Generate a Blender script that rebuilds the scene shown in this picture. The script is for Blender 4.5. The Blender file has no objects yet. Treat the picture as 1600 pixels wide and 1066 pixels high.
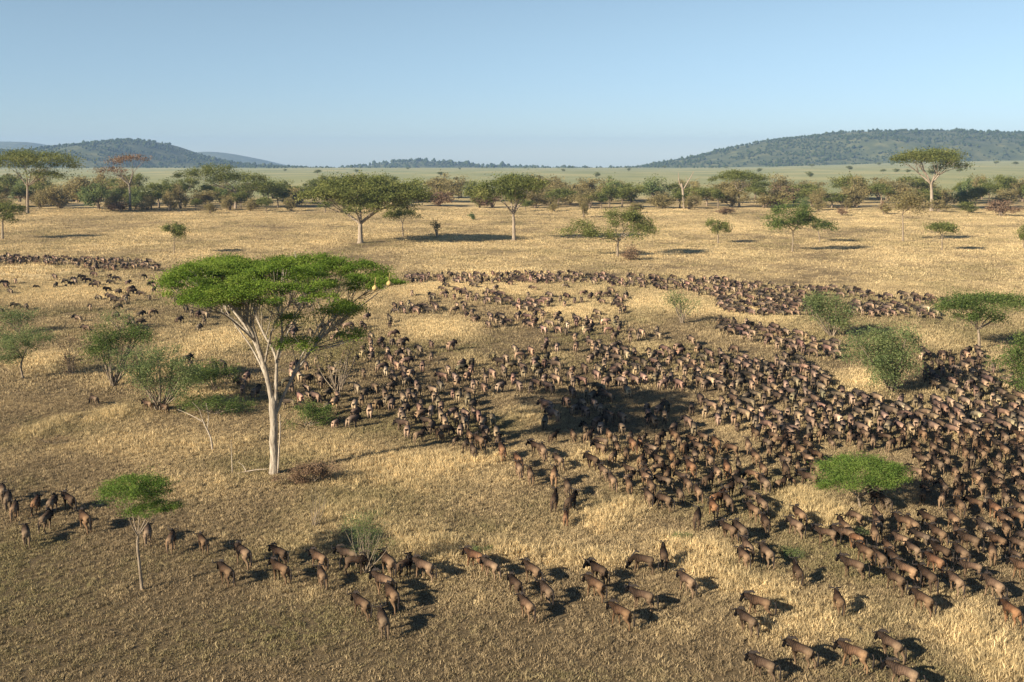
import bpy, math, random
import numpy as np
from mathutils import Vector, Matrix

R = math.radians
scn = bpy.context.scene
COL = scn.collection

# ------------------------------------------------------------------ camera
EYE = 22.0
PITCH = math.atan((533 - 240) / 1600.0)
cam_d = bpy.data.cameras.new('camera')
cam = bpy.data.objects.new('camera', cam_d)
COL.objects.link(cam)
cam.location = (0, 0, EYE)
cam.rotation_euler = (math.pi / 2 - PITCH, 0, 0)
cam_d.sensor_width = 36
cam_d.lens = 36
cam_d.clip_start = 0.5
cam_d.clip_end = 20000
scn.camera = cam

# ------------------------------------------------------------------ sky, sun, exposure
SUN_AZ = R(35)           # direction the shadows run, from +X towards +Y
SUN_EL = R(24)
world = bpy.data.worlds.new('World')
scn.world = world
world.use_nodes = True
wn = world.node_tree
wn.nodes.clear()
w_out = wn.nodes.new('ShaderNodeOutputWorld')
w_bg = wn.nodes.new('ShaderNodeBackground')
w_sky = wn.nodes.new('ShaderNodeTexSky')
w_sky.sky_type = 'NISHITA'
w_sky.sun_disc = False
w_sky.sun_elevation = SUN_EL
w_sky.sun_rotation = math.atan2(-math.cos(SUN_AZ), -math.sin(SUN_AZ)) % (2 * math.pi)
w_sky.altitude = 1500
w_sky.air_density = 1.0
w_sky.dust_density = 0.0
w_sky.ozone_density = 3.0
w_bg.inputs['Strength'].default_value = 0.056
w_tint = wn.nodes.new('ShaderNodeMix')
w_tint.data_type = 'RGBA'; w_tint.blend_type = 'MULTIPLY'
w_tint.inputs[0].default_value = 1.0
w_tc = wn.nodes.new('ShaderNodeTexCoord'); w_sep = wn.nodes.new('ShaderNodeSeparateXYZ'); w_mr = wn.nodes.new('ShaderNodeMapRange'); w_rp = wn.nodes.new('ShaderNodeValToRGB')
wn.links.new(w_tc.outputs['Generated'], w_sep.inputs[0]); wn.links.new(w_sep.outputs[2], w_mr.inputs[0])
w_mr.inputs[1].default_value = 0.0; w_mr.inputs[2].default_value = 0.20
w_rp.color_ramp.interpolation = 'EASE'
w_rp.color_ramp.elements[0].color = (0.72, 0.80, 0.98, 1); w_rp.color_ramp.elements[1].color = (1.10, 1.01, 0.91, 1); w_rp.color_ramp.elements[1].position = 0.75
wn.links.new(w_mr.outputs[0], w_rp.inputs[0]); wn.links.new(w_rp.outputs[0], w_tint.inputs[7])
wn.links.new(w_sky.outputs[0], w_tint.inputs[6])
wn.links.new(w_tint.outputs[2], w_bg.inputs[0])
wn.links.new(w_bg.outputs[0], w_out.inputs[0])

sun_d = bpy.data.lights.new('sun', 'SUN')
sun = bpy.data.objects.new('sun', sun_d)
COL.objects.link(sun)
sun_d.energy = 5.0
sun_d.angle = R(0.53)
sun_d.color = (1.0, 0.87, 0.68)
sdir = Vector((math.cos(SUN_AZ) * math.cos(SUN_EL), math.sin(SUN_AZ) * math.cos(SUN_EL), -math.sin(SUN_EL)))
sun.rotation_euler = sdir.to_track_quat('-Z', 'Y').to_euler()

scn.view_settings.view_transform = 'Standard'
scn.view_settings.look = 'None'
scn.view_settings.gamma = 1
scn.view_settings.exposure = 1.2
scn.cycles.volume_bounces = 0
scn.cycles.max_bounces = 6
scn.cycles.transparent_max_bounces = 8

# ------------------------------------------------------------------ helpers
CP, SP = math.cos(PITCH), math.sin(PITCH)

def ray(px, py):
    u, v = (px - 800) / 1600.0, (533 - py) / 1600.0
    return np.array((u, CP + v * SP, -SP + v * CP))

def at(px, py, z=0.0):
    """point of the ground plane that this direction meets"""
    r = ray(px, py)
    t = (z - EYE) / r[2]
    return np.array((r[0] * t, r[1] * t, z))

def at_y(px, py, Y):
    r = ray(px, py)
    t = Y / r[1]
    return np.array((r[0] * t, Y, EYE + r[2] * t))

def depth_of(Y, z=0.0):
    return Y * CP + (EYE - z) * SP

_perm = np.random.RandomState(11).rand(256, 256)

def vnoise(x, y):
    xi, yi = np.floor(x).astype(int), np.floor(y).astype(int)
    fx, fy = x - xi, y - yi
    fx, fy = fx * fx * (3 - 2 * fx), fy * fy * (3 - 2 * fy)
    a = _perm[xi % 256, yi % 256]; b = _perm[(xi + 1) % 256, yi % 256]
    c = _perm[xi % 256, (yi + 1) % 256]; d = _perm[(xi + 1) % 256, (yi + 1) % 256]
    return (a * (1 - fx) + b * fx) * (1 - fy) + (c * (1 - fx) + d * fx) * fy

def fbm(x, y, o=4, g=0.5):
    s, a, t = 0, 1.0, 0
    for k in range(o):
        s = s + a * vnoise(x * 2 ** k + 17.3 * k, y * 2 ** k + 5.1 * k)
        t += a
        a *= g
    return s / t

def sstep(a, b, x):
    t = np.clip((x - a) / (b - a), 0, 1)
    return t * t * (3 - 2 * t)

RIDGE = 3200.0

def height(x, y):
    x = np.asarray(x, float); y = np.asarray(y, float)
    z = (fbm(x / 38 + 40, y / 38 + 40, 3) - 0.5) * 0.7 * sstep(10, 60, y)
    u = x / np.maximum(y, 50)
    off = 22 - 11 * sstep(0.16, 0.5, u)
    zr = EYE - RIDGE * off / 1600.0
    f = np.clip((y - 520) / (RIDGE - 520), 0, 1)
    z = z * (1 - sstep(500, 900, y)) + zr * f
    z = z + (fbm(x / 260 + 9, y / 260 + 3, 3) - 0.5) * 4 * sstep(600, 1500, y) * (1 - sstep(2500, 3100, y))
    z = z - 75 * sstep(RIDGE + 50, RIDGE + 1500, y)
    return z

def hz(x, y):
    return float(height(np.array([x]), np.array([y]))[0])

def link(o):
    COL.objects.link(o)
    return o

def tag(o, label=None, cat=None, group=None, kind=None):
    if label: o['label'] = label
    if cat: o['category'] = cat
    if group: o['group'] = group
    if kind: o['kind'] = kind
    return o

def empty(name, loc, rz=0.0):
    o = bpy.data.objects.new(name, None)
    o.empty_display_size = 0.5
    o.location = loc
    o.rotation_euler = (0, 0, rz)
    return link(o)

def mesh_arrays(name, V, faces, smooth=False, attrs=None):
    """V (n,3); faces: list of (m,k) integer arrays"""
    me = bpy.data.meshes.new(name)
    V = np.asarray(V, np.float32)
    me.vertices.add(len(V))
    me.vertices.foreach_set('co', V.ravel())
    faces = [np.asarray(f, np.int32) for f in faces if len(f)]
    tot = np.concatenate([np.full(len(f), f.shape[1], np.int32) for f in faces])
    idx = np.concatenate([f.ravel() for f in faces])
    start = np.concatenate([[0], np.cumsum(tot)[:-1]]).astype(np.int32)
    me.loops.add(len(idx))
    me.loops.foreach_set('vertex_index', idx)
    me.polygons.add(len(tot))
    me.polygons.foreach_set('loop_start', start)
    me.polygons.foreach_set('loop_total', tot)
    if smooth:
        me.polygons.foreach_set('use_smooth', np.ones(len(tot), bool))
    for k, (typ, arr) in (attrs or {}).items():
        a = me.attributes.new(k, typ, 'POINT')
        if typ == 'FLOAT':
            a.data.foreach_set('value', np.asarray(arr, np.float32).ravel())
        else:
            arr = np.asarray(arr, np.float32)
            if arr.shape[1] == 3:
                arr = np.concatenate([arr, np.ones((len(arr), 1), np.float32)], 1)
            a.data.foreach_set('color', arr.ravel())
    me.update(calc_edges=True)
    me.validate()
    return me

def obj(name, me, mat=None, parent=None, loc=None):
    o = bpy.data.objects.new(name, me)
    if mat is not None and not me.materials:
        me.materials.append(mat)
    if parent is not None:
        o.parent = parent
    if loc is not None:
        o.location = loc
    return link(o)

class MB:
    def __init__(self):
        self.V, self.F4, self.F3, self.n = [], [], [], 0
    def add(self, V, F4=None, F3=None):
        V = np.asarray(V, float)
        self.V.append(V)
        if F4 is not None and len(F4): self.F4.append(np.asarray(F4, int) + self.n)
        if F3 is not None and len(F3): self.F3.append(np.asarray(F3, int) + self.n)
        self.n += len(V)
    def tube(self, P, rad, sides=6, cap=True):
        P = np.asarray(P, float); n = len(P)
        rad = np.broadcast_to(np.asarray(rad, float), (n,))
        T = np.gradient(P, axis=0)
        T /= np.linalg.norm(T, axis=1)[:, None] + 1e-9
        ref = np.array((0.31, 0.95, 0.07)) if abs(T[:, 2]).mean() > 0.6 else np.array((0, 0.1, 1.0))
        A = np.cross(T, ref); A /= np.linalg.norm(A, axis=1)[:, None] + 1e-9
        B = np.cross(T, A)
        th = np.arange(sides) * 2 * math.pi / sides
        V = P[:, None, :] + rad[:, None, None] * (A[:, None, :] * np.cos(th)[None, :, None] + B[:, None, :] * np.sin(th)[None, :, None])
        V = V.reshape(-1, 3)
        i = np.arange(n - 1)[:, None] * sides; j = np.arange(sides)[None, :]; k = (np.arange(sides)[None, :] + 1) % sides
        F = np.stack([i + j, i + k, i + sides + k, i + sides + j], -1).reshape(-1, 4)
        F3 = []
        if cap:
            V = np.concatenate([V, P[-1:] + T[-1:] * rad[-1], P[:1]])
            b = (n - 1) * sides
            for q in range(sides):
                F3.append((b + q, b + (q + 1) % sides, n * sides))
                F3.append(((q + 1) % sides, q, n * sides + 1))
        self.add(V, F, F3)
    def mesh(self, name, smooth=True, attrs=None):
        f = []
        if self.F4: f.append(np.concatenate(self.F4))
        if self.F3: f.append(np.concatenate(self.F3))
        return mesh_arrays(name, np.concatenate(self.V), f, smooth, attrs)

def bez(a, b, c, n=6):
    t = np.linspace(0, 1, n)[:, None]
    return (1 - t) ** 2 * a + 2 * t * (1 - t) * b + t * t * c

# ------------------------------------------------------------------ materials
def new_mat(name, rough=0.9):
    m = bpy.data.materials.new(name)
    m.use_nodes = True
    nt = m.node_tree
    b = nt.nodes['Principled BSDF']
    b.inputs['Roughness'].default_value = rough
    b.inputs['Specular IOR Level'].default_value = 0.2
    return m, nt, b

def N(nt, typ, **kw):
    n = nt.nodes.new(typ)
    for k, v in kw.items():
        setattr(n, k, v)
    return n

def ramp(nt, fac, stops):
    n = nt.nodes.new('ShaderNodeValToRGB')
    e = n.color_ramp.elements
    e[0].position, e[0].color = stops[0][0], (*stops[0][1], 1)
    e[1].position, e[1].color = stops[-1][0], (*stops[-1][1], 1)
    for p, c in stops[1:-1]:
        x = e.new(p); x.color = (*c, 1)
    nt.links.new(fac, n.inputs[0])
    return n.outputs[0]

def mixc(nt, fac, a, b, mode='MIX'):
    n = nt.nodes.new('ShaderNodeMix')
    n.data_type = 'RGBA'; n.blend_type = mode
    for s, v in ((n.inputs[0], fac), (n.inputs[6], a), (n.inputs[7], b)):
        if isinstance(v, (int, float)): s.default_value = v
        elif isinstance(v, tuple): s.default_value = (*v, 1)
        else: nt.links.new(v, s)
    return n.outputs[2]

def noise(nt, scale, detail=4, rough=0.6, coord='Object', stretch=None):
    tc = N(nt, 'ShaderNodeTexCoord')
    n = N(nt, 'ShaderNodeTexNoise')
    n.inputs['Scale'].default_value = scale
    n.inputs['Detail'].default_value = detail
    n.inputs['Roughness'].default_value = rough
    if stretch:
        mp = N(nt, 'ShaderNodeMapping')
        mp.inputs['Scale'].default_value = stretch
        nt.links.new(tc.outputs[coord], mp.inputs[0])
        nt.links.new(mp.outputs[0], n.inputs[0])
    else:
        nt.links.new(tc.outputs[coord], n.inputs[0])
    return n.outputs[0]

def leaf_mat(name, dark, mid, light, trans=0.4):
    m = bpy.data.materials.new(name)
    m.use_nodes = True
    nt = m.node_tree
    nt.nodes.clear()
    out = N(nt, 'ShaderNodeOutputMaterial')
    at_ = N(nt, 'ShaderNodeAttribute', attribute_name='tone')
    col = ramp(nt, at_.outputs['Fac'], [(0.0, dark), (0.5, mid), (1.0, light)])
    d = N(nt, 'ShaderNodeBsdfDiffuse'); t = N(nt, 'ShaderNodeBsdfTranslucent'); mx = N(nt, 'ShaderNodeMixShader')
    nt.links.new(col, d.inputs[0]); nt.links.new(col, t.inputs[0])
    mx.inputs[0].default_value = trans
    nt.links.new(d.outputs[0], mx.inputs[1]); nt.links.new(t.outputs[0], mx.inputs[2])
    nt.links.new(mx.outputs[0], out.inputs[0])
    return m

def bark_mat(name, a, b, scale=3.0):
    m, nt, bs = new_mat(name)
    n = noise(nt, scale, 5, 0.65, stretch=(2.2, 2.2, 0.5))
    c = ramp(nt, n, [(0.3, a), (0.62, b)])
    nt.links.new(c, bs.inputs['Base Color'])
    bp = N(nt, 'ShaderNodeBump'); bp.inputs['Strength'].default_value = 0.9; bp.inputs['Distance'].default_value = 0.12
    nt.links.new(n, bp.inputs['Height']); nt.links.new(bp.outputs[0], bs.inputs['Normal'])
    return m

M = {}
M['leaf_bright'] = leaf_mat('acacia_leaf_bright', (0.072, 0.118, 0.018), (0.145, 0.225, 0.036), (0.26, 0.325, 0.06))
M['leaf_young'] = leaf_mat('young_acacia_leaf', (0.066, 0.112, 0.022), (0.128, 0.202, 0.042), (0.22, 0.285, 0.066))
M['leaf_mid'] = leaf_mat('acacia_leaf_mid', (0.062, 0.098, 0.028), (0.115, 0.16, 0.046), (0.18, 0.215, 0.068))
M['leaf_far'] = leaf_mat('acacia_leaf_olive', (0.088, 0.108, 0.032), (0.16, 0.182, 0.056), (0.25, 0.25, 0.085))
M['leaf_grey'] = leaf_mat('shrub_leaf_grey_green', (0.1, 0.138, 0.055), (0.172, 0.215, 0.085), (0.25, 0.275, 0.11))
M['leaf_dry'] = leaf_mat('dry_olive_leaf', (0.165, 0.145, 0.065), (0.26, 0.22, 0.1), (0.36, 0.29, 0.135))
M['leaf_brown'] = leaf_mat('brown_twig_leaf', (0.13, 0.083, 0.052), (0.205, 0.135, 0.085), (0.27, 0.19, 0.12), 0.1)
M['bark_pale'] = bark_mat('pale_bark', (0.13, 0.102, 0.076), (0.40, 0.345, 0.27), 2.4)
M['bark_mid'] = bark_mat('grey_brown_bark', (0.13, 0.10, 0.072), (0.30, 0.24, 0.17), 3.0)
M['bark_far'] = bark_mat('weathered_bark', (0.14, 0.105, 0.072), (0.27, 0.21, 0.15), 1.0)
M['bark_plain'] = bark_mat('sunlit_grey_bark', (0.17, 0.13, 0.095), (0.34, 0.28, 0.21), 1.0)
M['bark_dead'] = bark_mat('bleached_dead_wood', (0.30, 0.23, 0.16), (0.52, 0.44, 0.34), 4.0)

def coat_mat(name):
    m, nt, bs = new_mat(name, 0.95)
    bs.inputs['Specular IOR Level'].default_value = 0.06
    a = N(nt, 'ShaderNodeAttribute', attribute_name='coat')
    oi = N(nt, 'ShaderNodeObjectInfo')
    n = noise(nt, 11.0, 5, 0.65)
    c = mixc(nt, 0.6, mixc(nt, 1.0, a.outputs['Color'], oi.outputs['Color'], 'MULTIPLY'), ramp(nt, n, [(0.3, (0.35, 0.33, 0.32)), (0.7, (1.0, 1.0, 1.0))]), 'MULTIPLY')
    tc = N(nt, 'ShaderNodeTexCoord')
    wv = N(nt, 'ShaderNodeTexWave'); wv.bands_direction = 'X'
    wv.inputs['Scale'].default_value = 3.1; wv.inputs['Distortion'].default_value = 6.0; wv.inputs['Detail'].default_value = 3
    nt.links.new(tc.outputs['Object'], wv.inputs[0])
    sx = N(nt, 'ShaderNodeSeparateXYZ'); nt.links.new(tc.outputs['Object'], sx.inputs[0])
    mk = N(nt, 'ShaderNodeMapRange'); mk.inputs[1].default_value = -.25; mk.inputs[2].default_value = .3; mk.inputs[3].default_value = .05; mk.inputs[4].default_value = .6
    nt.links.new(sx.outputs[0], mk.inputs[0])
    c = mixc(nt, mk.outputs[0], c, ramp(nt, wv.outputs['Fac'], [(.35, (.28, .26, .25)), (.65, (1.3, 1.24, 1.18))]), 'MULTIPLY')
    nt.links.new(c, bs.inputs['Base Color'])
    return m

M['coat'] = coat_mat('wildebeest_coat')
m_, nt_, b_ = new_mat('herd_coat', 0.95)
a_ = N(nt_, 'ShaderNodeAttribute', attribute_name='coat')
nt_.links.new(a_.outputs['Color'], b_.inputs['Base Color'])
M['herd_coat'] = m_
m_, nt_, b_ = new_mat('dark_horn', 0.5)
b_.inputs['Base Color'].default_value = (0.035, 0.028, 0.024, 1)
M['horn'] = m_
m_, nt_, b_ = new_mat('black_hair', 0.8)
nt_.links.new(ramp(nt_, noise(nt_, 14, 3), [(0.3, (0.012, 0.010, 0.010)), (0.7, (0.045, 0.034, 0.028))]), b_.inputs['Base Color'])
M['hair'] = m_

# ------------------------------------------------------------------ the grass cover map
# (px, py, radius along x in pixels, radius in depth as a multiple, strength) converted to ground spots
_spots = """180 928 34 1.6 .9|140 886 16 1.5 .5|270 928 26 1.3 .5|430 925 60 1.2 .75|495 935 40 1.4 .55|425 1000 16 1.5 .6|40 1035 30 1.5 .35
940 806 50 1.6 1|985 790 35 1.5 .8|1090 868 60 1.5 1|1130 905 50 1.5 .85|1050 845 40 1.4 .7|880 868 55 1.3 .7|950 870 40 1.3 .7|1215 925 50 1.4 .8|1330 935 42 1.2 .7
1290 975 70 1.3 .8|1200 985 40 1.3 .5|1440 975 60 1.3 .6|1540 1000 80 1.4 .65|1580 1050 70 1.3 .6|1500 945 50 1.2 .5|1240 768 45 1.5 .9|1270 800 70 1.3 .9|1320 812 40 1.3 .8
1440 838 18 1.5 1|1475 852 14 1.5 .9|700 722 55 1.6 .9|610 722 70 1.5 .7|655 752 50 1.3 .6|770 715 30 1.6 .9|545 748 35 1.5 .6|560 800 60 1.3 .5|650 835 60 1.3 .55|700 862 60 1.3 .6
470 850 60 1.3 .5|800 860 40 1.4 .5|600 900 40 1.0 .3|720 950 50 1.3 .4|640 990 70 1.0 .3|900 990 60 1.0 .35|1050 990 50 1.0 .4
180 645 34 2.0 1|60 672 36 1.8 .8|110 652 26 1.6 .6|140 690 70 1.5 .5|250 700 90 1.4 .4|300 760 90 1.2 .45|330 620 60 1.4 .4|350 690 60 1.3 .5|500 700 70 1.3 .5
830 646 50 1.5 .9|715 642 30 1.8 .8|740 560 40 2 .6|690 515 70 2 .9|900 490 90 2 .8|760 440 70 2.5 .6|1050 478 60 2 .8|1190 492 60 2 1|650 452 50 2.2 .7|1350 592 50 2 .9|1330 612 40 2 .8
300 552 80 2 .7|345 530 50 2 .7|210 590 60 1.6 .6|70 560 46 2 .8|1450 525 80 2 .6|1020 545 40 2 .8|1100 585 50 2 .7|1000 595 40 2 .6|870 555 40 2 .5|1250 535 50 2 .6|1440 640 24 2 .9|1500 685 30 2 .7
90 460 70 2 .6|200 455 60 2 .5|40 420 60 2 .4|560 470 60 2 .5|1020 752 40 1.6 .5|980 700 60 1.5 .7|930 715 50 1.5 .7|1040 735 30 1.6 .6|1160 740 40 1.6 .5""".replace('\n', '|').split('|')
_SP = []
for s in _spots:
    px, py, rx, rd, st = map(float, s.split())
    p = at(px, py); w = depth_of(p[1])
    r = rx * w / 1600
    _SP.append((p[0], p[1], r, r * rd * 0.8, st))
_dull = """100 1000 260 .9 1|400 1040 300 .8 1|800 1050 260 .7 .8|1100 1040 120 .9 .5|90 880 180 .9 .6|330 960 200 .8 .7|700 1010 200 .7 .7|990 665 60 1.3 .8|960 690 70 .8 .5|1000 640 90 .9 .5|300 800 200 .8 .3|60 740 120 1.2 .4|1490 890 60 1.2 .6|550 620 80 1.4 .4|700 590 120 1.6 .35|900 600 160 1.6 .4|1250 620 160 1.6 .4|1080 700 80 1.5 .5|1500 700 120 2 .5|760 800 100 1 .3|1385 1008 14 1.2 1|1405 994 14 1.2 1|1425 981 14 1.2 1|1446 968 14 1.2 1|1466 954 16 1.2 1|1488 942 18 1.2 1""".split('|')  # last six spots darken the grass along an animal's diagonal shadow
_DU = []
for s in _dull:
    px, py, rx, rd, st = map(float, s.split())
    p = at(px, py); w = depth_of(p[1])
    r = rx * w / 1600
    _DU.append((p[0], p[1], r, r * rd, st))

def gold(x, y):
    """0 short olive sward .. 1 tall straw grass"""
    x = np.asarray(x, float); y = np.asarray(y, float)
    wx = x + 0.7 * (fbm(x / 5 + 3, y / 5, 3) - 0.5) * 2; wy = y + 0.9 * (fbm(x / 6 + 50, y / 6 + 9, 3) - 0.5) * 2
    base = 0.22 + 0.36 * sstep(90, 210, y)
    g = base + (fbm(x / 17, y / 21, 4, 0.6) - 0.5) * 0.85 + (fbm(x / 3.1 + 7, y / 4.2, 3) - 0.5) * 0.40
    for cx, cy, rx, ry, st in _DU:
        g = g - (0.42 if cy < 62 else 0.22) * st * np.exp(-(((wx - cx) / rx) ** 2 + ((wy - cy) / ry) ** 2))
    for cx, cy, rx, ry, st in _SP:
        q = np.exp(-((((wx - cx) / rx) ** 2 + ((wy - cy) / ry) ** 2) ** 1.3))
        g = g + 0.74 * st * q
    return np.clip(g, 0, 1)

# ------------------------------------------------------------------ ground
def axis(dense, step, far, growth):
    v = [0.0]; s = step
    while v[-1] < far:
        if v[-1] > dense: s *= growth
        v.append(v[-1] + s)
    return np.array(v)

yp = axis(300, 1.6, 8700, 1.035); yp = yp[yp < 8750]
yn = -np.array([420, 250, 140, 80, 40, 15, 5])
ys = np.concatenate([np.sort(yn), yp])
xp = axis(120, 1.6, 6000, 1.045); xp = xp[xp < 6050]
xs = np.concatenate([-xp[:0:-1], xp])
GX, GY = np.meshgrid(xs, ys)
GZ = height(GX, GY)
V = np.stack([GX, GY, GZ], -1).reshape(-1, 3)
nx, ny = len(xs), len(ys)
ii = (np.arange(ny - 1)[:, None] * nx + np.arange(nx - 1)[None, :]).ravel()
F = np.stack([ii, ii + 1, ii + nx + 1, ii + nx], -1)
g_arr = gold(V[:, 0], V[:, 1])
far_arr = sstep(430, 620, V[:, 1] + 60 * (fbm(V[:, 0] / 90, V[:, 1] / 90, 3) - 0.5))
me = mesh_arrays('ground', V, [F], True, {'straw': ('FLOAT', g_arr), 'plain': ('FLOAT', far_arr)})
m, nt, bs = new_mat('savanna_ground', 1.0)
bs.inputs['Specular IOR Level'].default_value = 0.05
aS = N(nt, 'ShaderNodeAttribute', attribute_name='straw').outputs['Fac']
aP = N(nt, 'ShaderNodeAttribute', attribute_name='plain').outputs['Fac']
n1 = noise(nt, 1.7, 6, 0.7)
n2 = noise(nt, 0.12, 5, 0.6)
n3 = noise(nt, 7.0, 4, 0.7)
ad = N(nt, 'ShaderNodeMath', operation='MULTIPLY_ADD'); ad.inputs[1].default_value = 0.42; nt.links.new(n1, ad.inputs[0])
sb = N(nt, 'ShaderNodeMath', operation='SUBTRACT'); nt.links.new(aS, sb.inputs[0]); sb.inputs[1].default_value = 0.21
nt.links.new(sb.outputs[0], ad.inputs[2])
near = ramp(nt, ad.outputs[0], [(0.0, (0.135, 0.103, 0.060)), (0.3, (0.205, 0.154, 0.088)), (0.55, (0.42, 0.318, 0.168)), (0.85, (0.62, 0.48, 0.262))])
near = mixc(nt, 0.7, near, ramp(nt, n3, [(0.3, (0.62, 0.60, 0.58)), (0.66, (1.12, 1.1, 1.05))]), 'MULTIPLY')
nbig = noise(nt, 0.011, 5, 0.55, stretch=(1, 0.35, 1))
plain = ramp(nt, nbig, [(0.30, (0.205, 0.225, 0.115)), (0.5, (0.27, 0.275, 0.140)), (0.68, (0.37, 0.335, 0.170))])
nt.links.new(mixc(nt, aP, near, plain), bs.inputs['Base Color'])
bp = N(nt, 'ShaderNodeBump'); bp.inputs['Strength'].default_value = 0.8; bp.inputs['Distance'].default_value = 0.12
nt.links.new(n3, bp.inputs['Height']); nt.links.new(bp.outputs[0], bs.inputs['Normal'])
ground = tag(obj('ground', me, m), 'dry golden and olive savanna plain reaching to the hills', kind='structure')

# ------------------------------------------------------------------ hills
def crest_fn(pts, Y):
    px = np.array([p[0] for p in pts], float); py = np.array([p[1] for p in pts], float)
    x = np.array([at_y(a, b, Y)[0] for a, b in pts]); z = np.array([at_y(a, b, Y)[2] for a, b in pts])
    return x, z

def hill_mat(name, a, b, c):
    m, nt, bs = new_mat(name, 1.0)
    n = noise(nt, 0.018, 7, 0.68)
    nt.links.new(ramp(nt, n, [(0.34, a), (0.5, b), (0.66, c)]), bs.inputs['Base Color'])
    return m

M['hill'] = hill_mat('wooded_hillside', (0.040, 0.052, 0.020), (0.070, 0.082, 0.030), (0.150, 0.145, 0.060))
M['forest'] = leaf_mat('hill_trees', (0.0221, 0.0382, 0.0119), (0.0382, 0.0561, 0.017), (0.0638, 0.0765, 0.0255), 0.1)
forest_parts = []

def hill(name, pts, Y, front, back, floor, label, dens=0.0, tsize=8.0, seed=1, step=25.0):
    cx, cz = crest_fn(pts, Y)
    x = np.arange(cx[0], cx[-1] + step, step)
    z0 = np.interp(x, cx, cz)
    k = np.ones(7) / 7
    z0 = np.convolve(np.pad(z0, 3, 'edge'), k, 'valid')
    y = np.concatenate([np.linspace(Y - front, Y, 26), np.linspace(Y, Y + back, 10)[1:]])
    X, YY = np.meshgrid(x, y)
    def hh(X, YY):
        zc = np.interp(X, x, z0)
        t = np.where(YY < Y, (Y - YY) / front, (YY - Y) / back)
        t = np.clip(t + (fbm(X / 300 + seed, YY / 300, 3) - 0.5) * 0.35 * np.sin(np.clip(t, 0, 1) * math.pi), 0, 1)
        p = np.cos(t * math.pi / 2) ** 1.25
        return floor + (zc - floor) * p
    Z = hh(X, YY) - 1.0
    V = np.stack([X, YY, Z], -1).reshape(-1, 3)
    nx = len(x)
    ii = (np.arange(len(y) - 1)[:, None] * nx + np.arange(nx - 1)[None, :]).ravel()
    o = obj(name, mesh_arrays(name, V, [np.stack([ii, ii + 1, ii + nx + 1, ii + nx], -1)], True), M['hill'])
    tag(o, label, kind='structure')
    if dens:
        rng = np.random.RandomState(seed)
        n = int((x[-1] - x[0]) * (front + back * 0.15) * dens)
        tx = rng.uniform(x[0], x[-1], n); ty = rng.uniform(Y - front, Y + back * 0.15, n)
        keep = fbm(tx / 90 + 3, ty / 90 + seed, 3) + rng.normal(0, 0.10, n) > 0.46
        tx, ty = tx[keep], ty[keep]
        forest_parts.append((tx, ty, hh(tx, ty) - 1.0, tsize * np.exp(rng.normal(0, 0.3, len(tx)))))
    return o

hill('hill', [(-420, 236), (-150, 230), (60, 238), (90, 229), (130, 225), (180, 220), (215, 217), (240, 220), (262, 229), (285, 239), (315, 248), (345, 254), (400, 259), (470, 263), (560, 268)],
     4000, 760, 900, -62, 'rounded wooded hill left of centre beyond the acacias', 0.0058, 6.2, 3)
hill('hill', [(955, 268), (1000, 261), (1050, 253), (1100, 243), (1130, 235), (1160, 227), (1200, 220), (1240, 216), (1275, 213), (1310, 207), (1345, 205), (1400, 205), (1450, 205), (1500, 204), (1550, 207), (1620, 209), (1760, 216), (2000, 232), (2300, 255)],
     4000, 780, 900, -60, 'long wooded ridge on the right beyond the plain', 0.0058, 6.2, 5)
hill('hill', [(480, 270), (545, 262), (590, 257), (620, 253), (650, 251), (690, 252), (722, 257), (770, 261), (860, 263), (1000, 264), (1100, 266)],
     4700, 500, 500, -66, 'low hump of a hill in the middle of the horizon', 0.003, 9, 8)
hill('hill', [(-700, 250), (-400, 232), (-200, 224), (-60, 221), (20, 221), (68, 223), (90, 233), (140, 245), (220, 262)],
     7700, 700, 700, -90, 'pale blue far ridge at the left edge of the horizon', 0, 9, 11, 40)
hill('hill', [(255, 256), (300, 238), (330, 236), (358, 240), (388, 245), (412, 251), (440, 259), (500, 266)],
     7700, 600, 600, -90, 'small pale blue far hill right of the rounded wooded hill', 0, 9, 12, 30)

# trees of the hillsides and of the horizon line: nobody could count them
rng = np.random.RandomState(21)
n = 900
hx = rng.uniform(-1500, 1900, n); hy = RIDGE + rng.uniform(-120, 60, n)
keep = fbm(hx / 120 + 4, hx * 0 + 2.2, 2) + rng.normal(0, .12, n) > 0.50
hx, hy = hx[keep], hy[keep]
forest_parts.append((hx, hy, height(hx, hy), 4.5 * np.exp(rng.normal(0, .3, len(hx)))))
FX = np.concatenate([p[0] for p in forest_parts]); FY = np.concatenate([p[1] for p in forest_parts])
FZ = np.concatenate([p[2] for p in forest_parts]); FS = np.concatenate([p[3] for p in forest_parts])
th = np.arange(4) * 2 * math.pi / 4
blob = np.concatenate([[(0, 0, 0)], np.stack([0.55 * np.cos(th), 0.55 * np.sin(th), 0 * th + 0.30], -1), np.stack([0.42 * np.cos(th + .6), 0.42 * np.sin(th + .6), 0 * th + 0.75], -1), [(0, 0, 0.95)]])
bf = []
for q in range(4):
    a, b = 1 + q, 1 + (q + 1) % 4
    bf += [(0, b, a), (a, b, a + 4), (b, b + 4, a + 4), (a + 4, b + 4, 9)]
bf = np.array(bf)
nT = len(FX)
VV = blob[None] * FS[:, None, None] * rng.uniform(0.75, 1.3, (nT, 10, 3)) + np.stack([FX, FY, FZ], -1)[:, None, :]
FF = (bf[None] + (np.arange(nT) * 10)[:, None, None]).reshape(-1, 3)
tone = np.repeat(np.clip(rng.normal(0.5, 0.25, nT), 0, 1), 10)
wood = obj('hill_woodland', mesh_arrays('hill_woodland', VV.reshape(-1, 3), [FF], False, {'tone': ('FLOAT', tone)}), M['forest'])
tag(wood, 'dark green woodland dotted over the distant hills', kind='stuff')

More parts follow.
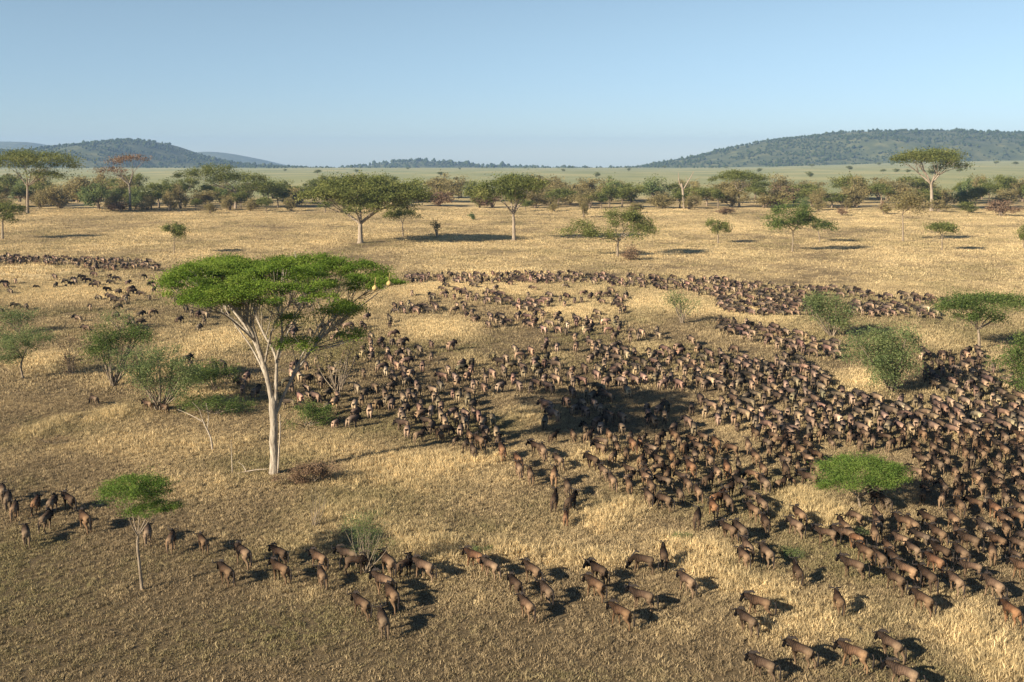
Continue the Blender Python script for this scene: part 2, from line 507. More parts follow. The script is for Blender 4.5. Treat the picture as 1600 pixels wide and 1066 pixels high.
# ------------------------------------------------------------------ grass
def tuft_mesh(name, seed, n, h, spread, width, lean):
    r = np.random.RandomState(seed)
    V = []; F3 = []; F4 = []
    for i in range(n):
        a = r.uniform(0, 6.283); d = spread * math.sqrt(r.rand())
        p = np.array((d * math.cos(a), d * math.sin(a), 0))
        b = r.uniform(0, 6.283); l = lean * r.uniform(0.2, 1.0)
        hh = h * r.uniform(0.5, 1.0)
        tip = p + hh * np.array((math.cos(b) * math.sin(l), math.sin(b) * math.sin(l), math.cos(l)))
        mid = p + hh * 0.55 * np.array((math.cos(b) * math.sin(l * .5), math.sin(b) * math.sin(l * .5), math.cos(l * .5)))
        c = r.uniform(0, 6.283); s = np.array((math.cos(c), math.sin(c), 0)) * width * r.uniform(.7, 1.2)
        k = len(V)
        V += [p - s * .5, p + s * .5, mid + s * .45, mid - s * .45, tip]
        F4.append((k, k + 1, k + 2, k + 3)); F3.append((k + 3, k + 2, k + 4))
    me = mesh_arrays(name, np.array(V), [np.array(F4), np.array(F3)], False, {'up': ('FLOAT', np.array(V)[:, 2] / h)})
    return me

gm = bpy.data.materials.new('dry_grass_blades')
gm.use_nodes = True
nt = gm.node_tree
nt.nodes.clear()
out = N(nt, 'ShaderNodeOutputMaterial')
ti = N(nt, 'ShaderNodeAttribute', attribute_name='tint', attribute_type='INSTANCER')
up = N(nt, 'ShaderNodeAttribute', attribute_name='up')
gi = N(nt, 'ShaderNodeNewGeometry')
rp = ramp(nt, gi.outputs['Random Per Island'], [(0.0, (0.42, 0.42, 0.40)), (0.5, (0.95, 0.94, 0.90)), (1.0, (1.55, 1.52, 1.46))])
c = mixc(nt, 1.0, ti.outputs['Color'], rp, 'MULTIPLY')
d = N(nt, 'ShaderNodeBsdfDiffuse'); t = N(nt, 'ShaderNodeBsdfTranslucent'); mx = N(nt, 'ShaderNodeMixShader')
mx.inputs[0].default_value = 0.25
nt.links.new(c, d.inputs[0]); nt.links.new(c, t.inputs[0])
nt.links.new(d.outputs[0], mx.inputs[1]); nt.links.new(t.outputs[0], mx.inputs[2]); nt.links.new(mx.outputs[0], out.inputs[0])
M['grass'] = gm

def tuft_collection(name, variants):
    c = bpy.data.collections.new(name)
    for me in variants:
        me.materials.append(M['grass'])
        c.objects.link(bpy.data.objects.new('grass_tuft', me))
    return c

def scatter(name, label, col, P, scale, rot, tint, idx):
    me = bpy.data.meshes.new(name)
    n = len(P)
    me.vertices.add(n)
    me.vertices.foreach_set('co', np.asarray(P, np.float32).ravel())
    a = me.attributes.new('sc', 'FLOAT_VECTOR', 'POINT'); a.data.foreach_set('vector', np.asarray(scale, np.float32).ravel())
    a = me.attributes.new('rz', 'FLOAT', 'POINT'); a.data.foreach_set('value', np.asarray(rot, np.float32))
    a = me.attributes.new('pick', 'INT', 'POINT'); a.data.foreach_set('value', np.asarray(idx, np.int32))
    a = me.attributes.new('tint', 'FLOAT_COLOR', 'POINT')
    a.data.foreach_set('color', np.concatenate([tint, np.ones((n, 1))], 1).astype(np.float32).ravel())
    o = obj(name, me, M['grass'])
    ng = bpy.data.node_groups.new(name, 'GeometryNodeTree')
    ng.interface.new_socket('Geometry', in_out='INPUT', socket_type='NodeSocketGeometry')
    ng.interface.new_socket('Geometry', in_out='OUTPUT', socket_type='NodeSocketGeometry')
    gi = ng.nodes.new('NodeGroupInput'); go = ng.nodes.new('NodeGroupOutput')
    ci = ng.nodes.new('GeometryNodeCollectionInfo'); ci.inputs['Collection'].default_value = col
    ci.inputs['Separate Children'].default_value = True; ci.inputs['Reset Children'].default_value = True
    ip = ng.nodes.new('GeometryNodeInstanceOnPoints'); ip.inputs['Pick Instance'].default_value = True
    def na(nm, typ):
        x = ng.nodes.new('GeometryNodeInputNamedAttribute'); x.data_type = typ; x.inputs['Name'].default_value = nm
        return next(s for s in x.outputs if s.enabled and s.name == 'Attribute')
    cb = ng.nodes.new('ShaderNodeCombineXYZ')
    ng.links.new(na('rz', 'FLOAT'), cb.inputs['Z'])
    ng.links.new(gi.outputs[0], ip.inputs['Points'])
    ng.links.new(ci.outputs[0], ip.inputs['Instance'])
    ng.links.new(na('pick', 'INT'), ip.inputs['Instance Index'])
    ng.links.new(cb.outputs[0], ip.inputs['Rotation'])
    ng.links.new(na('sc', 'FLOAT_VECTOR'), ip.inputs['Scale'])
    ng.links.new(ip.outputs[0], go.inputs[0])
    md = o.modifiers.new('scatter', 'NODES'); md.node_group = ng
    return tag(o, label, kind='stuff')

def lerp3(a, b, t):
    return np.asarray(a)[None] * (1 - t[:, None]) + np.asarray(b)[None] * t[:, None]

tall_near = tuft_collection('tall_tufts', [tuft_mesh('grass_tuft', 30 + k, 28, 0.66, 0.24, 0.022, 0.5) for k in range(4)])
short_near = tuft_collection('short_tufts', [tuft_mesh('grass_tuft', 50 + k, 20, 0.26, 0.20, 0.024, 0.7) for k in range(4)])
tall_far = tuft_collection('tall_tufts_far', [tuft_mesh('grass_tuft', 70 + k, 26, 0.62, 0.55, 0.055, 0.5) for k in range(4)])

def field(n, y0, y1, seed, pw=1.0):
    """random ground points in a wedge, denser near"""
    r = np.random.RandomState(seed)
    y = y0 + (y1 - y0) * r.rand(n) ** pw
    x = r.uniform(-1, 1, n) * (0.70 * y + 10)
    # even out density: accept by width
    keep = r.rand(n) < (0.70 * y + 10) / (0.70 * y1 + 10) if pw == 1 else np.ones(n, bool)
    return x[keep], y[keep], r

STRAW, OLIVE, DULL = (0.62, 0.495, 0.285), (0.215, 0.190, 0.096), (0.252, 0.196, 0.122)

def grow(x, y, r, thr, hgt, col, name, label, wmul=1.0, jit=1.0):
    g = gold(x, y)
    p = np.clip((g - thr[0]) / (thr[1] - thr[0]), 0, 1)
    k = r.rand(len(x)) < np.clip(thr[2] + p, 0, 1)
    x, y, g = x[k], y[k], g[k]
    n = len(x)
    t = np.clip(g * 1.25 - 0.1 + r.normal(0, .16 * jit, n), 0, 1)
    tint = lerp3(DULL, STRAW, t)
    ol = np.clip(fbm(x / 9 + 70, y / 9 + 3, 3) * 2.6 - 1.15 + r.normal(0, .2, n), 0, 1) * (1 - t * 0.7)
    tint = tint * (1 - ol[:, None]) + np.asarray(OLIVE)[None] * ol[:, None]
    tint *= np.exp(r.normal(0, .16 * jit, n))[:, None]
    s = hgt[0] + (hgt[1] - hgt[0]) * np.clip(g + r.normal(0, .2, n), 0, 1)
    w = wmul * np.exp(r.normal(0, .2, n)) * (0.8 + .3 * s)
    sc = np.stack([w, w, s], -1)
    P = np.stack([x, y, height(x, y) - 0.01], -1)
    return scatter(name, label, col, P, sc, r.uniform(0, 6.28, n), tint, r.randint(0, 4, n))

x, y, r = field(212000, 36, 92, 1)
grow(x, y, r, (0.0, 0.5, 0.55), (0.6, 1.25), short_near, 'short_grass', 'short grey olive sward covering the foreground')
x, y, r = field(94000, 36, 92, 2)
grow(x, y, r, (0.40, 0.80, 0.03), (0.35, 1.0), tall_near, 'tall_grass', 'tall straw coloured grass standing in patches near the front')
x, y, r = field(150000, 90, 175, 3)
grow(x, y, r, (0.25, 0.8, 0.42), (0.22, 0.95), tall_far, 'dry_grass', 'dry grass covering the middle of the plain', 0.9, .7)
x, y, r = field(100000, 172, 420, 4)
grow(x, y, r, (0.2, 0.8, 0.5), (0.22, .8), tall_far, 'golden_grass', 'golden dry grass between the herd and the tree belt', 1.5, .45)

# ------------------------------------------------------------------ leaves and trees
def clumps(pads, rs, rng, round_=False):
    C = []; 
    for (c, rx, ry, rz) in pads:
        k = max(7, int(rx * ry / (rs * rs) * 1.5))
        if round_:
            k = int(k * 1.5)
            d = rng.normal(0, 1, (k, 3)); d /= np.linalg.norm(d, axis=1)[:, None]
            q = rng.rand(k) ** 0.45 * np.exp(rng.normal(0, .16, k))
            C.append(np.asarray(c)[None] + d * q[:, None] * np.array((rx, ry, rz))[None])
        else:
            q = np.sqrt(rng.rand(k)); a = rng.uniform(0, 6.283, k)
            z = rz * ((1 - q * q) * 1.0 - 0.5) + rng.normal(0, .18, k) * rz
            C.append(np.asarray(c)[None] + np.stack([rx * q * np.cos(a), ry * q * np.sin(a), z], -1))
    return np.concatenate(C)

def leaves_mesh(name, C, rs, n, leaf, rng, flat=0.35, up=1.0, mat=None, spread=.62):
    k = rng.randint(0, len(C), n)
    big = np.exp(rng.normal(0, .25, len(C)))
    off = rng.normal(0, 1, (n, 3)) * np.array((spread, spread, spread * flat))[None] * rs * big[k][:, None]
    P = C[k] + off
    nr = rng.normal(0, .75, (n, 3)); nr[:, 2] += up
    nr /= np.linalg.norm(nr, axis=1)[:, None]
    t = np.cross(nr, rng.normal(0, 1, (n, 3))); t /= np.linalg.norm(t, axis=1)[:, None] + 1e-9
    b = np.cross(nr, t)
    l = leaf * rng.uniform(.6, 1.3, n)[:, None] * .5; w = l * rng.uniform(.35, .6, n)[:, None]
    V = np.stack([P - t * l - b * w * .5, P - t * l * .2 + b * w, P + t * l, P - t * l * .1 - b * w], 1).reshape(-1, 3)
    F = np.arange(n * 4).reshape(-1, 4)
    tone = np.clip(0.5 + rng.normal(0, .22, len(C))[k] + rng.normal(0, .15, n), 0, 1)
    me = mesh_arrays(name, V, [F], False, {'tone': ('FLOAT', np.repeat(tone, 4))})
    if mat: me.materials.append(mat)
    return me

def limbs_to(mb, fork, r0, targets, rng, m=5, sides=5, sag=0.0, rtip=0.25):
    """main limbs from the fork that split towards the targets"""
    fork = np.asarray(fork, float)
    rel = targets - fork
    az = np.arctan2(rel[:, 1], rel[:, 0])
    order = np.argsort(az)
    for grp in np.array_split(order, m):
        if not len(grp): continue
        T = targets[grp]
        mean = T.mean(0)
        knot = fork + (mean - fork) * rng.uniform(.42, .58)
        knot[2] -= 0.03 * np.linalg.norm(mean - fork)
        mid = fork + (knot - fork) * .5 + rng.normal(0, .05, 3) * np.linalg.norm(knot - fork)
        mid[2] += np.linalg.norm((knot - fork)[:2]) * 0.10
        rk = r0 * 0.55
        mb.tube(bez(fork, mid, knot, 6), np.linspace(r0 * .8, rk, 6), sides, False)
        for tt in T:
            c = knot + (tt - knot) * .5 + rng.normal(0, .09, 3) * np.linalg.norm(tt - knot)
            c[2] += sag
            mb.tube(bez(knot, c, tt, 5), np.linspace(rk * .62, r0 * rtip * .35, 5), max(3, sides - 1), False)

def plant(name, label, cat, base_px, pads, leafmat, bark, seed, n_leaf, leaf, rs=None, trunk=None, tr=0.2, group=None,
          limb=10, m=4, round_=False, flat=0.35, up=1.0, crown='crown', zb=None, sides=5):
    """pads: (px, py, rx px, depth ratio, thickness m, dy m); trunk: list of (px,py) from base up; all in the plane through the base"""
    rng = np.random.RandomState(seed)
    b = at(*base_px); Y = b[1]; w = depth_of(Y)
    b[2] = hz(b[0], b[1])
    root = empty(name, b)
    tag(root, label, cat, group)
    Pd = []
    for (px, py, rx, dr, th_, dy) in pads:
        c = at_y(px, py, Y + dy)
        rw = rx * depth_of(Y + dy, c[2]) / 1600
        Pd.append((c - b, rw, rw * dr, th_))
    rs = rs or max(0.25, 0.17 * np.mean([p[1] for p in Pd]))
    C = clumps(Pd, rs, rng, round_)
    if n_leaf:
        obj(crown, leaves_mesh(crown, C, rs, int(n_leaf * (1.9 if round_ else 2.6)), leaf * .62, rng, flat, up), leafmat, root)
    mb = MB()
    tp = [np.zeros(3) - np.array((0, 0, .15))]
    for (px, py) in (trunk or []):
        tp.append(at_y(px, py, Y) - b)
    if trunk:
        tp = np.array(tp)
        # smooth
        t = np.linspace(0, len(tp) - 1, 3 * len(tp))
        P = np.stack([np.interp(t, np.arange(len(tp)), tp[:, i]) for i in range(3)], -1)
        for _ in range(2):
            P[1:-1] = (P[:-2] + 2 * P[1:-1] + P[2:]) / 4
        rad = np.linspace(tr * 1.0, tr * .62, len(P)); rad[0] = tr * 1.35
        mb.tube(P, rad, 8, False)
        fork = P[-1]; r0 = tr * .6
        tm = mb.mesh('trunk')
        obj('trunk', tm, bark, root)
        mb = MB()
        T = C[rng.choice(len(C), min(limb, len(C)), False)] - np.array((0, 0, rs * .25))
        limbs_to(mb, fork, r0, T, rng, m, sides)
        obj('branch', mb.mesh('branch'), bark, root)
    else:
        T = C[rng.choice(len(C), min(limb, len(C)), False)]
        for t_ in T:
            p0 = np.array((rng.normal(0, .12), rng.normal(0, .12), -.05))
            c = p0 + (t_ - p0) * .45 + rng.normal(0, .12, 3) * np.linalg.norm(t_)
            c[2] = max(c[2], t_[2] * .5)
            mb.tube(bez(p0, c, t_, 6), np.linspace(tr, tr * .3, 6), 4, False)
        obj('stem', mb.mesh('stem'), bark, root)
    return root

# --- the big umbrella acacia
rng = np.random.RandomState(5)
B = at(428, 738); B[2] = hz(B[0], B[1]); Y0 = B[1]
def PT(px, py, dy=0.0):
    return at_y(px, py, Y0 + dy) - B
acacia = empty('umbrella_acacia', B)
tag(acacia, 'tall pale-trunked umbrella acacia with bright green flat crown, biggest tree', 'tree')

def limb_path(pts, r0, r1, mb, sides=8):
    P = np.array(pts, float)
    t = np.linspace(0, len(P) - 1, 4 * len(P))
    Q = np.stack([np.interp(t, np.arange(len(P)), P[:, i]) for i in range(3)], -1)
    for _ in range(3):
        Q[1:-1] = (Q[:-2] + 2 * Q[1:-1] + Q[2:]) / 4
    mb.tube(Q, np.linspace(r0, r1, len(Q)), sides, False)
    return Q

mb = MB()
P = np.array([PT(429, 744), PT(428, 735), PT(429, 712), PT(427, 690), PT(428.5, 665), PT(426.5, 640), PT(427, 626), PT(424, 610)])
mb.tube(P, [.46, .33, .29, .285, .265, .28, .29, .19], 12, False)
obj('trunk', mb.mesh('trunk'), M['bark_pale'], acacia)
LIMBS = [
    [(427, 640, 0), (421, 605, -.2), (414, 570, -.6), (402, 535, -1.4), (388, 505, -2.2), (362, 478, -3.0), (332, 452, -3.5)],
    [(426, 640, 0), (419, 600, .3), (408, 560, 1.0), (396, 530, 2.0), (380, 505, 3.2), (352, 470, 4.2), (318, 440, 4.6)],
    [(428, 640, 0), (431, 600, .2), (433, 562, .5), (426, 545, .9), (412, 522, 1.6), (400, 495, 2.6), (388, 460, 3.6)],
    [(431, 640, 0), (432, 590, -.3), (433, 555, -.6), (442, 530, -1.4), (440, 500, -2.2), (428, 470, -3.4), (420, 445, -4.2)],
    [(430, 650, 0), (441, 622, .2), (458, 588, .4), (478, 558, .2), (500, 530, -.4), (522, 508, -1.0), (545, 490, -1.6)],
    [(433, 562, .5), (440, 540, 1.4), (452, 515, 2.4), (470, 485, 3.4), (492, 455, 4.2)],
    [(490, 545, 0), (502, 515, 1.0), (530, 490, 2.0), (560, 465, 2.6), (592, 445, 3.0)],
    [(414, 570, -.6), (420, 535, -2.0), (428, 505, -3.2), (446, 480, -4.4), (470, 462, -5.4)],
    [(422, 610, 0), (410, 575, 1.5), (392, 540, 2.6), (365, 505, 3.2), (345, 470, 3.6)],
    [(406, 545, -1.2), (398, 515, -2.6), (392, 490, -4.0), (380, 466, -5.0)],
    [(433, 560, .4), (437, 530, -1.5), (455, 500, -3.0), (474, 474, -4.2)],
    [(443, 618, .2), (462, 575, 1.4), (480, 540, 2.4), (505, 500, 3.2), (530, 462, 3.6)],
    [(396, 530, 2.0), (372, 504, 2.4), (340, 482, 2.0), (305, 466, 1.0)],
    [(400, 535, -1.4), (376, 512, -2.8), (352, 492, -4.0), (318, 476, -4.8)],
]
ends = []
for i, L in enumerate(LIMBS):
    mb = MB()
    r0 = (.17, .14, .13, .12, .13, .085, .08, .08, .09, .07, .07, .08, .07, .075)[i]
    Q = limb_path([PT(*p) for p in L], r0, r0 * .4, mb)
    ends.append((Q[-6], r0 * .36, mb, Q))

pads = []
for (px, py, rx, dr, th_, dy) in [
    (325, 432, 72, 1.15, 1.0, -1.2), (300, 428, 44, 1.1, .9, -3.0), (385, 424, 78, 1.2, 1.0, 1.2), (440, 428, 78, 1.05, 1.0, -2.8), (345, 416, 70, 1.0, .9, 4.6),
    (470, 412, 80, 1.0, .9, 4.8), (545, 418, 60, .8, .8, 4.6), (585, 436, 40, .9, .8, 2.0), (545, 440, 34, .5, .7, .4), (604, 444, 30, .9, .7, .5), (295, 452, 38, .8, .9, -4.4), (345, 456, 40, .7, .8, -5.2), (440, 455, 44, .7, .7, -5.6), (395, 450, 40, .7, .8, -4.6), (300, 464, 26, .7, .6, -5.0), (335, 468, 24, .6, .5, -5.8), (500, 448, 28, .6, .6, -5.4), (370, 462, 26, .6, .5, -6.0),
    (540, 480, 38, .9, .5, -1.2), (545, 482, 26, .9, .4, .4), (470, 532, 32, .9, .5, -1.0), (552, 520, 24, .9, .45, -1.2), (455, 498, 26, .8, .4, -3.0), (395, 470, 34, .8, .5, -3.6)]:
    c = at_y(px, py, Y0 + dy)
    rw = rx * depth_of(Y0 + dy, c[2]) / 1600
    pads.append((c - B, rw, rw * dr, th_))
NU = 18
C_up = clumps(pads[:NU], 0.62, rng)
C_lo = clumps(pads[NU:], 0.45, rng)
obj('crown', leaves_mesh('crown', C_up, 0.64, 150000, 0.125, rng, 0.32, .95, None, .55), M['leaf_bright'], acacia)
obj('lower_foliage', leaves_mesh('lower_foliage', C_lo, 0.6, 12000, 0.14, rng, 0.35, 1.1), M['leaf_bright'], acacia)
# twigs from each limb to the nearest clumps
allC = np.concatenate([C_up, C_lo])
tg = allC[rng.choice(len(allC), 320, False)] - np.array((0, 0, .15))
for tt in tg:
    best = min(range(len(ends)), key=lambda q: np.linalg.norm((ends[q][3] - tt), axis=1).min() + 0.4 * abs(ends[q][0] - tt)[1])
    Q, mb, r = ends[best][3], ends[best][2], ends[best][1]
    dq = np.linalg.norm(Q - (tt - np.array((0, 0, 1.3))), axis=1) + np.where(Q[:, 2] > tt[2] - .3, 3, 0)
    s = Q[max(8, int(np.argmin(dq)) - 2)]
    c = s + (tt - s) * .5 + np.array((0, 0, -.25)) + rng.normal(0, .18, 3)
    d0 = np.linalg.norm(tt - s)
    mb.tube(bez(s, c, tt, 6), np.linspace(min(r * .9, .04 + .016 * d0), .022, 6), 4, False)
for _, _, mb, _ in ends:
    obj('branch', mb.mesh('branch'), M['bark_pale'], acacia)
# straw coloured woven weaver nests at the right of the crown, and a bare snag on the top
for (px, py, dy, s) in [(608, 443, -.8, .20), (586, 450, -1.4, .20), (427, 466, -5.4, .17), (486, 464, -5.2, .17)]:
    c = PT(px, py, dy)
    mb = MB()
    tz = np.linspace(-1, 1, 7)
    mb.tube(np.stack([c[0] + 0 * tz, c[1] + 0 * tz, c[2] + tz * s], -1), s * np.array([.25, .75, .98, 1, .85, .5, .12]), 9)
    mb.tube([c + np.array((0, 0, s)), c + np.array((.05, 0, s + .5))], [.03, .02], 4)
    nm = mb.mesh('nest')
    if 'nest' not in M:
        m, nt, bs = new_mat('woven_straw', 1.0)
        nt.links.new(ramp(nt, noise(nt, 16, 4), [(0.3, (0.32, 0.22, 0.09)), (0.7, (0.58, 0.43, 0.18))]), bs.inputs['Base Color'])
        M['nest'] = m
    obj('nest', nm, M['nest'], acacia)
mb = MB()
q = PT(462, 402, 4.0)
mb.tube([q + np.array((0.1, 0, -.6)), q + np.array((0, 0, 0)), q + np.array((-.06, 0, .45))], [.06, .05, .02], 5)
mb.tube([q, q + np.array((.25, 0, .2))], [.04, .015], 4)
obj('dead_snag', mb.mesh('dead_snag'), M['bark_dead'], acacia)

# --- near and middle-ground trees and shrubs
bq_ = M['bark_plain']
G, MD, GR, DR, BR, FA = M['leaf_bright'], M['leaf_mid'], M['leaf_grey'], M['leaf_dry'], M['leaf_brown'], M['leaf_far']
bp_, bm_, bf_ = M['bark_pale'], M['bark_mid'], M['bark_far']
plant('young_acacia', 'slender young acacia with two green tiers at lower left', 'tree', (222, 921),
      [(212, 758, 56, 1.0, .45, 0), (225, 764, 40, 1.0, .4, .8), (195, 765, 32, 1.0, .4, -.8), (248, 792, 44, .8, .30, -.5), (215, 800, 22, .8, .25, -.4)],
      M['leaf_young'], bm_, 2, 9000, .13, .30, [(219, 890), (214, 850), (216, 838)], .085, limb=22, m=5, flat=.45)
plant('round_acacia', 'low round bright green acacia standing in the herd at right', 'tree', (1345, 792),
      [(1350, 732, 66, 1.0, .7, 0), (1342, 728, 46, 1.0, .7, .8), (1388, 738, 34, 1.0, .6, -.8), (1302, 757, 19, 1.0, .35, -1.2), (1335, 746, 40, .8, .5, -1.2), (1384, 750, 28, .8, .4, -1.4)],
      M['leaf_young'], bm_, 4, 15000, .15, .42, [(1343, 785), (1341, 778)], .10, limb=34, m=7, flat=.45)
plant('feathery_shrub', 'large feathery green shrub left of the darkest packed animals', 'shrub', (1392, 612),
      [(1385, 535, 52, .9, 1.8, 0), (1350, 555, 38, .9, 1.4, -1), (1415, 565, 28, .9, 1.2, -1), (1395, 585, 30, .9, 1.3, -2)],
      GR, bm_, 6, 8500, .30, .8, None, .08, limb=20, round_=True, flat=.8)
plant('feathery_shrub', 'upright grey green shrub among the animals below the far file', 'shrub', (1300, 528),
      [(1297, 478, 30, .9, 1.5, 0), (1303, 500, 22, .9, 1.3, -.5), (1275, 470, 16, .9, .8, 0)],
      GR, bm_, 7, 4200, .36, .8, None, .09, limb=12, round_=True, flat=.8)
plant('flat_topped_acacia', 'wide flat-topped acacia cut by the right edge beside the far file', 'tree', (1530, 546),
      [(1540, 470, 62, .8, .7, 0), (1510, 478, 40, .8, .8, -1), (1582, 468, 34, .8, .7, 1), (1530, 490, 36, .7, .9, -1)],
      MD, bm_, 8, 7500, .34, .8, [(1530, 525), (1528, 515)], .18, limb=18, m=6, flat=.5)
plant('shrub', 'bright green shrub cut off by the right edge beside the packed herd', 'shrub', (1600, 622),
      [(1594, 560, 38, .9, 1.4, 0), (1612, 552, 40, .9, 1.4, 1), (1602, 590, 30, .9, 1.2, -1)],
      MD, bm_, 9, 5500, .30, .8, None, .08, limb=14, round_=True, flat=.7)
plant('wispy_shrub', 'wispy pale shrub left of the second herd line', 'shrub', (1066, 506),
      [(1066, 478, 26, .8, 1.0, 0), (1052, 468, 16, .8, .6, 0)], GR, bm_, 10, 900, .34, .9, None, .07, limb=14, round_=True, flat=.8)
plant('spreading_shrub', 'grey green spreading shrub at the left edge', 'shrub', (36, 592),
      [(52, 527, 32, .9, .9, 0), (20, 545, 30, .9, 1.3, 0), (10, 530, 22, .9, 1.0, 1)],
      GR, bm_, 12, 4200, .26, .7, [(32, 570), (36, 560)], .12, limb=18, m=6, round_=True, flat=.6)
plant('wispy_shrub', 'thin olive shrub behind the left-edge spreading shrub', 'shrub', (30, 520),
      [(28, 497, 36, .8, .8, 0), (10, 492, 20, .8, .7, 0)], GR, bm_, 13, 1300, .34, .9, None, .06, limb=12, round_=True, flat=.7)
plant('bushy_acacia', 'dark green bushy acacia left of the big umbrella acacia', 'tree', (176, 604),
      [(180, 530, 42, .9, 1.1, 0), (215, 522, 30, .9, .7, 1), (165, 548, 26, .9, 1.0, -1)],
      MD, bm_, 14, 5200, .27, .7, None, .10, limb=16, round_=True, flat=.6)
plant('bushy_acacia', 'tangled grey green acacia in front of the dark bushy one', 'tree', (250, 640),
      [(238, 562, 52, .9, 1.4, 0), (265, 590, 46, .9, 1.6, -.5), (215, 585, 30, .9, 1.3, -1), (285, 575, 24, .9, .8, 0)],
      GR, bm_, 15, 6800, .26, .7, None, .09, limb=24, round_=True, flat=.7)
plant('low_bush', 'small green bush under the left limbs of the umbrella acacia', 'shrub', (335, 612),
      [(335, 582, 40, .9, .9, 0), (305, 590, 22, .9, .9, -.5)], MD, bm_, 16, 3200, .24, .6, None, .06, limb=10, round_=True, flat=.6)
plant('low_bush', 'low spreading green bush left of the umbrella acacia trunk', 'shrub', (335, 645),
      [(325, 630, 54, .6, .5, 0), (372, 632, 30, .6, .4, 0)], MD, bm_, 17, 3000, .22, .6, None, .05, limb=10, round_=True, flat=.6)
plant('low_bush', 'low dark green bush right of the umbrella acacia trunk', 'shrub', (478, 664),
      [(478, 644, 40, .7, .7, 0), (505, 650, 20, .7, .5, 0)], MD, bm_, 18, 2600, .22, .6, None, .05, limb=10, round_=True, flat=.6)
plant('wispy_shrub', 'sparse olive shrub behind the right limb of the umbrella acacia', 'shrub', (528, 612),
      [(525, 560, 42, .9, 1.9, 0), (545, 540, 30, .9, 1.2, 0)], DR, bm_, 19, 1500, .26, .8, None, .07, limb=20, round_=True, flat=.8)
plant('wispy_shrub', 'small wispy shrub under the grazing animals at left', 'shrub', (185, 516),
      [(184, 497, 24, .8, .8, 0)], GR, bm_, 20, 700, .30, .8, None, .05, limb=9, round_=True, flat=.8)
plant('dead_bush', 'leafless dark grey bush between the two left shrubs', 'shrub', (112, 586),
      [(114, 550, 22, .8, 1.6, 0), (104, 565, 16, .8, 1.2, 0)], BR, bm_, 21, 900, .20, .7, None, .05, limb=26, round_=True, flat=.8, crown='twigs')
plant('wispy_shrub', 'wispy grey green shrub above the file of animals in front', 'shrub', (572, 896),
      [(565, 815, 32, .9, .9, 0), (585, 845, 30, .9, .9, -.3), (556, 835, 22, .9, .8, .3)],
      GR, bm_, 22, 3000, .10, .35, None, .03, limb=34, round_=True, flat=.8)
plant('dead_bush', 'reddish dead brushwood at the foot of the umbrella acacia', 'shrub', (488, 752),
      [(490, 735, 44, .5, .45, 0), (455, 745, 30, .5, .3, -.3)], BR, bm_, 23, 4200, .16, .4, None, .025, limb=40, round_=True, flat=.5, crown='twigs')
plant('dead_bush', 'leafless twiggy sapling in front of the reddish brushwood', 'shrub', (492, 822),
      [(490, 775, 34, .6, .9, 0)], BR, bm_, 24, 0, .10, .4, None, .022, limb=34, round_=True, flat=.8, crown='twigs')

for (px, py, rx, lb) in [(1068, 846, 18, 'small green tuft of herbs in the grass under the dark backed animal'), (1226, 868, 20, 'grey green herb clump right of the trio in tall grass'), (752, 866, 20, 'fresh green tuft above the leading reddish animal'),
                         (1335, 838, 26, 'pale green herbs beside the alert animal below the round acacia'), (1240, 872, 30, 'pale grey herbs spreading right of the herb clump')]:
    plant('herb_clump', lb, 'plant', (px, py), [(px, py - 6, rx, .7, .3, 0)], GR, bm_, px, 700, .10, .16, None, .012, limb=8, round_=True, flat=.8)
plant('dead_bush', 'low reddish brown brushwood on the bare slope at left', 'shrub', (80, 692), [(80, 687, 28, .6, .25, 0)], BR, bm_, 60, 500, .12, .3, None, .02, limb=14, round_=True, flat=.5, crown='twigs')

def dead_tree(name, label, base_px, paths, mat, group=None):
    b = at(*base_px); Y = b[1]; b[2] = hz(b[0], b[1])
    root = tag(empty(name, b), label, 'tree', group)
    for i, (pts, r0, r1) in enumerate(paths):
        mb = MB()
        P = np.array([at_y(px, py, Y + dy) - b for px, py, dy in pts])
        if i == 0: P[0][2] -= .1
        t = np.linspace(0, len(P) - 1, 3 * len(P))
        Q = np.stack([np.interp(t, np.arange(len(P)), P[:, k]) for k in range(3)], -1)
        Q[1:-1] = (Q[:-2] + 2 * Q[1:-1] + Q[2:]) / 4
        mb.tube(Q, np.linspace(r0, r1, len(Q)), 7)
        obj('trunk' if i == 0 else 'branch', mb.mesh('trunk'), mat, root)
    return root

dead_tree('dead_sapling', 'bare dead sapling bent left, left of the umbrella acacia', (332, 702),
          [([(332, 702, 0), (330, 685, 0), (322, 668, 0), (316, 655, 0)], .075, .045), ([(318, 660, 0), (305, 652, 0), (290, 645, .3), (278, 640, .4)], .045, .015),
           ([(324, 672, 0), (326, 650, .2), (322, 630, .2)], .04, .012), ([(316, 655, 0), (312, 640, -.2), (300, 628, -.3)], .035, .01)], M['bark_dead'])
dead_tree('fallen_branch', 'bleached bare branch lying left of the umbrella acacia trunk', (362, 738),
          [([(362, 740, 0), (380, 738, .1), (400, 734, .2), (418, 733, .3)], .05, .03), ([(363, 739, 0), (362, 715, 0), (361, 688, 0)], .035, .015), ([(385, 737, .1), (380, 728, .4), (372, 722, .6)], .03, .012)], M['bark_dead'])
dead_tree('dead_stub', 'thin grey dead stem just right of the umbrella acacia trunk', (434, 737),
          [([(434, 738, -.4), (436, 700, -.4), (438, 670, -.3), (437, 648, -.2)], .06, .035)], M['bark_dead'])

